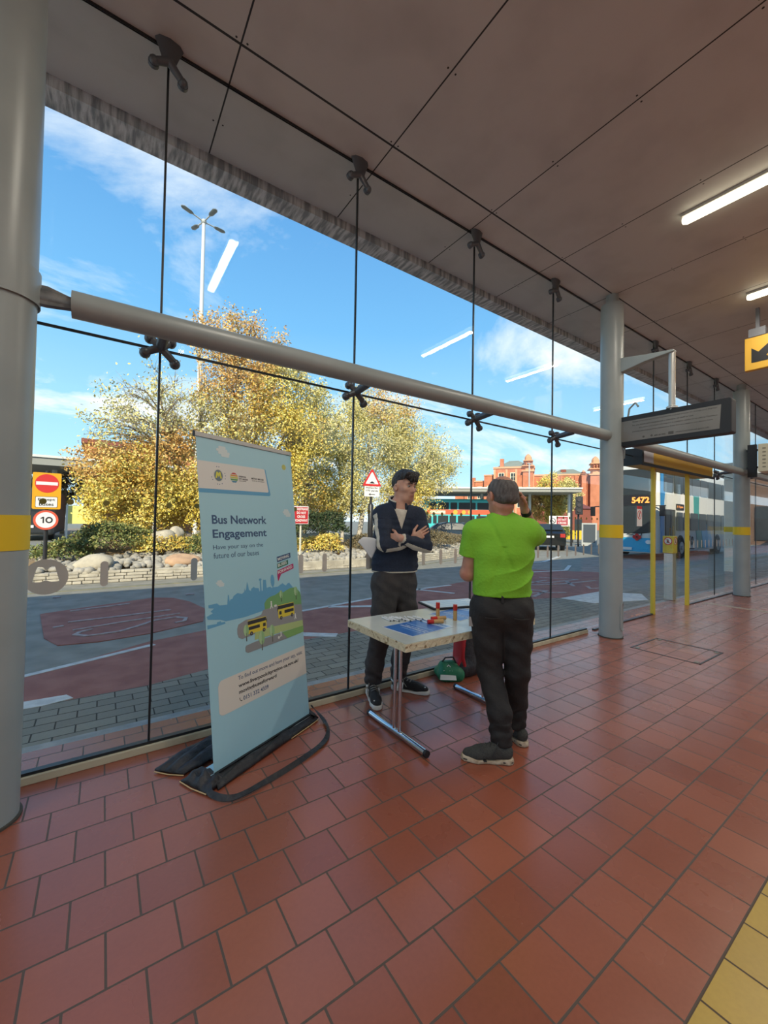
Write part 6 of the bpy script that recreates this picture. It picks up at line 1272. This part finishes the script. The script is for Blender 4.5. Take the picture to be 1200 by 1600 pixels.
for pts in ([(.5, 1.15), (.95, 1.0), (1.15, 1.6)], [(1.3, 1.12), (1.85, 1.0), (1.9, 1.2)]):
    mb = MB(); line(mb, pts, .03, 0, .01); mb.v = [tuple(MF2 @ Vector(q)) for q in mb.v]; mb.build('wiper', m_black, b2)
for y, s_ in ((-.28, 1), (2.6, 1)): MB().box((-.25, y, 1.9), (-.15, y+.2, 2.35), M=M2).box((-.1, min(y, 2.4), 2.33), (-.05, max(y, .1)+.1, 2.37), M=M2).build('mirror', m_black, b2, bevel=.02)
# turquoise double decker
M3 = plane((35.35, 35.4, -.03), (.7071, -.7071, 0), (0, 0, 1)); M3 = Matrix.Translation((35.35, 35.4, -.03)) @ Matrix.Rotation(-PI/4, 4, 'Z')
b3 = empty('double_decker_bus', (36.5, 36, 0), 'turquoise double decker bus with a red advert band under the far canopy', 'bus'); m_turq = mat('bus turquoise', (.06, .52, .55), .4)
M3b = M3 @ Matrix.Translation((-4.3, 0, 0)); bus_shell(M3b, 11, 2.5, 4.3, m_turq, 'body', b3)
def sp3(name, polys, m_, y=-.02):
    mb = MB(); Mm = M3b @ Matrix.Translation((0, y, 0)) @ Matrix.Rotation(PI/2, 4, 'X')
    for p in polys: mb.prism(p, -.02, .0, Mm)
    return mb.build(name, m_, b3)
for x0, x1 in ((.9, 1.9), (2.05, 3.4), (3.6, 4.4), (4.6, 6.6), (6.8, 8.6), (8.8, 10.4)): sp3('upper_window', [rrect(x0, 3.0, x1, 3.85, .08)], m_bwin)
for x0, x1 in ((.5, 1.3), (1.5, 1.95), (2.1, 3.35), (3.5, 4.3), (4.5, 6.5), (6.7, 8.4), (8.6, 10.3)): sp3('lower_window', [rrect(x0, 1.25, x1, 2.25, .08)], m_bwin)
sp3('advert_panel', [rrect(.7, 2.4, 9.6, 2.98, .03)], mat('advert orange red', (.72, .10, .04), .5)); sp3('advert_panel', [rrect(1.1, 2.48, 3.0, 2.86, .03)], mat('advert cream', (.75, .66, .5), .5), -.03)
sp3('advert_panel', [circ(4.2, 2.68, .28, 14), circ(5.2, 2.68, .25, 14), circ(5.9, 2.7, .22, 14)], mat('advert amber', (.8, .38, .04), .5), -.03)
for x in (2.4, 8.2): wheel(M3b, x, -.04, .5, .47, b3); wheel(M3b, x, 2.25, .5, .47, b3, outer=1)
# dark bus rear at the far left
M4 = Matrix.Translation((-4.6, 30, -.03)); b4 = empty('single_decker_bus', (-3.6, 30, 0), 'dark rear of a bus under the far canopy, beside the first column', 'bus')
MB().box((0, 0, .35), (2.3, 8, 3.0), M=M4).build('body', mat('dark bus paint', (.03, .035, .04), .4), b4, bevel=.15); MB().box((.2, -.02, 1.7), (2.1, 0, 2.7), M=M4).build('rear_window', m_bwin, b4)
for x in (.15, 1.7): MB().box((x, -.03, 1.1), (x+.45, 0, 1.35), M=M4).build('lamp_panel', mat('amber lamp', (.9, .38, .03), .4), b4)
MB().box((.9, -.03, .75), (1.4, 0, .9), M=M4).build('number_plate', m_white, b4)
for x in (.1, 1.95): MB().cyl(M4 @ Vector((x, 1.5, .45)), M4 @ Vector((x+.25, 1.5, .45)), .45, seg=16).build('wheel', m_tyre, b4, smooth=True)
# cars
def car(M, c, label, L_=4.1, W_=1.75, H_=1.48, hatch=True):
    r = empty('parked_car', M.translation, label, 'car', 'parked cars'); pm_ = mat('car paint %s' % (c,), c, .2, spec=.7)
    prof = [(0, .35), (0, .78), (.12, .92), (.95, .99), (1.55, 1.38), (2.0, H_), (3.1, H_-.03), (3.85, 1.10), (L_-.02, .95), (L_, .55), (L_-.06, .3), (.1, .28)]
    n = len(prof); vs = []
    for y, ins in ((0, 0), (.05, 0), (W_-.05, 0), (W_, 0)):
        for x, z in prof:
            tuck = .17*max(0, (z-.95)/.5); yy = y+(tuck if y < W_/2 else -tuck); e_ = .04 if y in (0, W_) else 0; vs.append(M @ Vector((x+(e_ if x < L_/2 else -e_), yy, z)))
    fs = [(i*n+k, i*n+(k+1) % n, (i+1)*n+(k+1) % n, (i+1)*n+k) for i in range(3) for k in range(n)]+[tuple(range(n))[::-1], tuple(range(3*n, 4*n))]
    mb = MB(); mb.add(vs, fs); mb.build('body', pm_, r, smooth=True)
    wm = m_bwin
    def sd(nm, poly):
        for y, s_ in ((0, -1), (W_, 1)):
            mb = MB(); k = len(poly); vs = []
            for q in (0, 1):
                for x, z in poly: t_ = .17*max(0, (z-.95)/.5); vs.append(M @ Vector((x, (y+t_-.012*q+.004) if s_ < 0 else (y-t_+.012*q-.004), z)))
            mb.add(vs, [tuple(range(k)), tuple(range(k, 2*k))[::-1]]+[(i, (i+1) % k, (i+1) % k+k, i+k) for i in range(k)]); mb.build(nm, wm, r)
    sd('side_window', [(1.25, 1.0), (1.7, 1.33), (2.3, 1.41), (2.3, 1.0)]); sd('side_window', [(2.38, 1.0), (2.38, 1.41), (3.05, 1.38), (3.4, 1.05), (3.3, 1.0)])
    MB().add([M @ Vector(p) for p in ((3.16, .22, H_-.04), (3.16, W_-.22, H_-.04), (3.80, W_-.12, 1.14), (3.80, .12, 1.14), (3.20, .22, H_-.0), (3.20, W_-.22, H_-.0), (3.84, W_-.12, 1.16), (3.84, .12, 1.16))], [(0, 1, 2, 3), (4, 5, 6, 7), (0, 1, 5, 4), (1, 2, 6, 5), (2, 3, 7, 6), (3, 0, 4, 7)]).build('rear_window', wm, r)
    MB().add([M @ Vector(p) for p in ((1.02, .15, 1.02), (1.02, W_-.15, 1.02), (1.52, W_-.24, 1.37), (1.52, .24, 1.37), (.98, .15, 1.04), (.98, W_-.15, 1.04), (1.48, W_-.24, 1.40), (1.48, .24, 1.40))], [(0, 1, 2, 3), (4, 5, 6, 7), (0, 1, 5, 4), (1, 2, 6, 5), (2, 3, 7, 6), (3, 0, 4, 7)]).build('windscreen', wm, r)
    for x in (.8, 3.25): wheel(M, x, -.01, .31, .31, r, .2); wheel(M, x, W_-.19, .31, .31, r, .2, outer=1)
    MB().box((L_-.01, W_/2-.26, .72), (L_+.015, W_/2+.26, .83), M=M).build('number_plate', m_white, r)
    for y in (.05, W_-.3): MB().box((L_-.03, y, .75), (L_+.01, y+.25, .95), M=M).build('tail_lamp', mat('tail lamp', (.4, .03, .03), .3), r)
    for y in (.08, W_-.38): MB().box((-.01, y, .62), (.03, y+.3, .76), M=M).build('headlamp', MATS['headlight'], r)
car(Matrix.Translation((16.6, 20.3, -.03)) @ Matrix.Rotation(math.radians(-38), 4, 'Z'), (.015, .035, .06), 'dark blue car in front of the turquoise bus')
car(Matrix.Translation((22.9, 16.3, -.03)) @ Matrix.Rotation(math.radians(-142), 4, 'Z'), (.012, .014, .015), 'black hatchback seen from behind, right of the person in green')

# ------------------------------------------------------------------ red brick building
m_rb = mat('red terracotta brick', (.56, .21, .11), .8, col2=(.46, .16, .08), nscale=.8, bump=.1); m_rb2 = mat('orange terracotta trim', (.68, .34, .19), .7); m_slate = mat('green grey slate', (.22, .25, .21), .7); m_drb = mat('dark red brick', (.24, .07, .045), .85)
MR = plane((89.4, 64.0, 0), (.582, -.813, 0), (0, 0, 1)); bd = empty('red_brick_building', (89.4, 64, 0), 'red terracotta civic building with two turrets and a slate roof, far right across the road', 'building')
def R_box(x0, x1, z0, z1, y0=0, y1=10): mb = MB(); mb.box((x0, z0, -y1), (x1, z1, -y0), M=MR); return mb
R_box(-8.5, 1.5, 0, 15.6, 0, 16).build('wall', m_rb, bd); R_box(1.5, 18, 0, 13.6, 1, 14).build('wall', m_rb, bd)
for i, (x0, x1, z1, y) in enumerate(((-11.2, -8.5, 14.0, 2), (-14, -11.2, 12.6, 4), (-17.0, -14, 11.0, 6), (-20, -17, 9.0, 8))): R_box(x0, x1, 0, z1, y, 16).build('wall', m_rb, bd); R_box(x0-.1, x1, z1, z1+.35, y-.15, 16).build('parapet', m_rb2, bd)
R_box(-8.7, 1.7, 15.6, 16.1, -.2, 16).build('parapet', m_rb2, bd); R_box(1.5, 18.2, 13.6, 14.0, .8, 14).build('parapet', m_rb2, bd); R_box(1.5, 18.1, 9.6, 9.9, .85, 2).build('string_course', m_rb2, bd); R_box(-8.6, 1.6, 10.6, 10.9, -.15, 1).build('string_course', m_rb2, bd)
def hip(x0, x1, z0, z1, y0, y1, ins): 
    v = [(x0, z0, -y0), (x1, z0, -y0), (x1, z0, -y1), (x0, z0, -y1), (x0+ins, z1, -(y0+ins)), (x1-ins, z1, -(y0+ins)), (x1-ins, z1, -(y1-ins)), (x0+ins, z1, -(y1-ins))]
    return MB().add([MR @ Vector(p) for p in v], [(0, 1, 2, 3), (4, 5, 6, 7), (0, 1, 5, 4), (1, 2, 6, 5), (2, 3, 7, 6), (3, 0, 4, 7)]).build('roof', m_slate, bd)
hip(-8.0, .8, 16.1, 18.2, 1, 14, 3.2); hip(5.5, 13.5, 14.0, 15.6, 2, 12, 2.5)
def turret(x, z0, z1, w):
    zt = z1-z0; mb = R_box(x-w, x+w, 0, z0, -.8, w*2); mb.build('turret_shaft', m_rb, bd)
    for k, (a, b, r) in enumerate(((0, .06, 1.25), (.30, .35, 1.2), (.58, .63, .95))): R_box(x-w*r, x+w*r, z0+zt*a, z0+zt*b, -.8-w*(r-1), w*2+w*(r-1)).build('turret_cornice', m_rb2, bd)
    c = MR @ Vector((x, 0, -w*.6)); up_ = MB(); up_.lathe((c.x, c.y, 0), [(w*.92, z0), (w*.92, z0+zt*.58), (w*.72, z0+zt*.6), (w*.70, z0+zt*.80), (w*.5, z0+zt*.9), (w*.15, z0+zt*.98), (w*.05, z1)], 8); up_.build('turret_top', m_rb2, bd)
    for dx in (-.5, .0, .5): R_box(x+dx*w-.14, x+dx*w+.14, z0+zt*.38, z0+zt*.54, -.95, -.2).build('turret_opening', m_drb, bd)
turret(0, 14.6, 19.4, 1.25); turret(15.6, 13.4, 18.2, 1.3); turret(12.9, 13.4, 14.8, .5)
R_box(-7.0, -6.0, 16.1, 18.2, 0, 1.2).build('chimney', m_rb, bd); R_box(-14.6, -13.8, 11, 13.8, 4, 5).build('chimney', m_rb, bd); R_box(8, 9.2, 14, 15.4, 3, 4).build('chimney', m_drb, bd)
m_wf = mat('cream window frame', (.70, .66, .50), .6)
def win(x, z0, w, h, y=0.): 
    f_ = R_box(x-w/2-.12, x+w/2+.12, z0-.12, z0+h+.12, y-.12, y+.1).build('window', m_wf, bd); mb = MB()
    for i in (0, 1):
        for k in range(3): mb.box((x-w/2+i*w/2+.05, z0+k*h/3+.05, -(y)+.10), (x-w/2+(i+1)*w/2-.05, z0+(k+1)*h/3-.05, -(y)+.14), M=MR)
    mb.build('pane', m_bwin, f_)
for x in (-6.6, -3.6, -.0): win(x, 11.4, 1.3, 3.0, -.0) if x else None
for x in (-6.9, -4.4, -1.9): win(x, 5.5, 1.3, 4.2)
for x in (-9.8, -12.6, -15.5): win(x, 8.0, 1.0, 3.2, 2 if x > -11 else (4 if x > -14 else 6))
for x in (3.5, 6.2, 9.6, 12.4): win(x, 5.4, 1.5, 3.7, 1.0)
for x in (3.5, 6.2, 9.6, 12.4): win(x, .6, 1.2, 2.2, 1.0)
for x in (-8.3, -5.3, -2.9, 1.2, 4.9, 8.0, 11.2, 14.0): R_box(x-.25, x+.25, 0, 15.4 if x < 1.5 else 13.5, -.22 if x < 1.5 else .78, 1.5).build('pilaster', m_rb2 if x < 1.5 else m_rb, bd)
MLb = plane((67.7, 42.6, 0), (.545, -.838, 0), (0, 0, 1)); lb = empty('low_brick_building', (68, 42, 0), 'low dark red brick building in front of the civic building', 'building')
MB().box((-3, 0, -8), (6.0, 4.2, 0), M=MLb).build('wall', m_drb, lb); MB().add([MLb @ Vector(p) for p in ((-3.3, 4.2, .3), (6.3, 4.2, .3), (6.3, 4.2, -8.3), (-3.3, 4.2, -8.3), (-1, 5.6, -4), (4, 5.6, -4))], [(0, 1, 5, 4), (1, 2, 5), (2, 3, 4, 5), (3, 0, 4), (0, 3, 2, 1)]).build('roof', mat('maroon roof', (.20, .06, .05), .8), lb)
mb = MB(); mb.box((3.2, 0, 0), (4.4, 2.3, .06), M=MLb); mb.build('doorway', m_bwin, lb)
# brick building half hidden by the autumn tree
hb = empty('brick_building', (1.5, 46, 0), 'orange brick building glimpsed through the autumn tree', 'building'); MB().box((-1.5, 46, 0), (12, 58, 8.1)).build('wall', mat('orange brick', (.55, .22, .09), .8, col2=(.45, .17, .07), nscale=1), hb); MB().box((-1.8, 45.7, 8.1), (12.3, 58.3, 8.5)).build('roof_edge', m_drb, hb)
for x in (1, 4, 7, 10):
    f_ = MB().box((x-.7, 45.9, 4.6), (x+.7, 46.05, 6.6)).build('window', m_wf, hb); MB().box((x-.6, 45.86, 4.7), (x+.6, 45.9, 6.5)).build('pane', m_bwin, f_)
# dark buildings and stands that close the view to the right; the terrace is added, unseen, to darken reflections
m_dbr = mat('brown brick', (.20, .12, .08), .85, col2=(.15, .09, .06), nscale=1)
sb = empty('station_building', (53, 10, 0), 'brown brick building with shop windows beyond the far end of the blue bus', 'building')
MB().box((45, 7, -.05), (62, 14, 6.0)).build('wall', m_dbr, sb)
for k in range(2): MB().box((44.9, 7.6+3*k, .4), (45.05, 10+3*k, 3.2)).build('shop_window', m_bwin, sb)
for k in range(4): MB().box((46+3.8*k, 6.9, .4), (49+3.8*k, 7.05, 3.0)).build('shop_window', m_bwin, sb)
MB().box((44.7, 6.7, 6.0), (62.3, 14.3, 6.4)).build('parapet', m_roofw, sb)
kb = empty('terrace', (10, -26, 0), 'brown brick terrace added behind the viewer, out of view, to darken reflections in the glass', 'building')
MB().box((-50, -34, -.05), (230, -26, 7.5)).build('wall', m_dbr, kb)
for k in range(50): MB().box((-46+5*k, -26.06, 1.0), (-43.4+5*k, -25.95, 3.2)).build('window', m_bwin, kb)
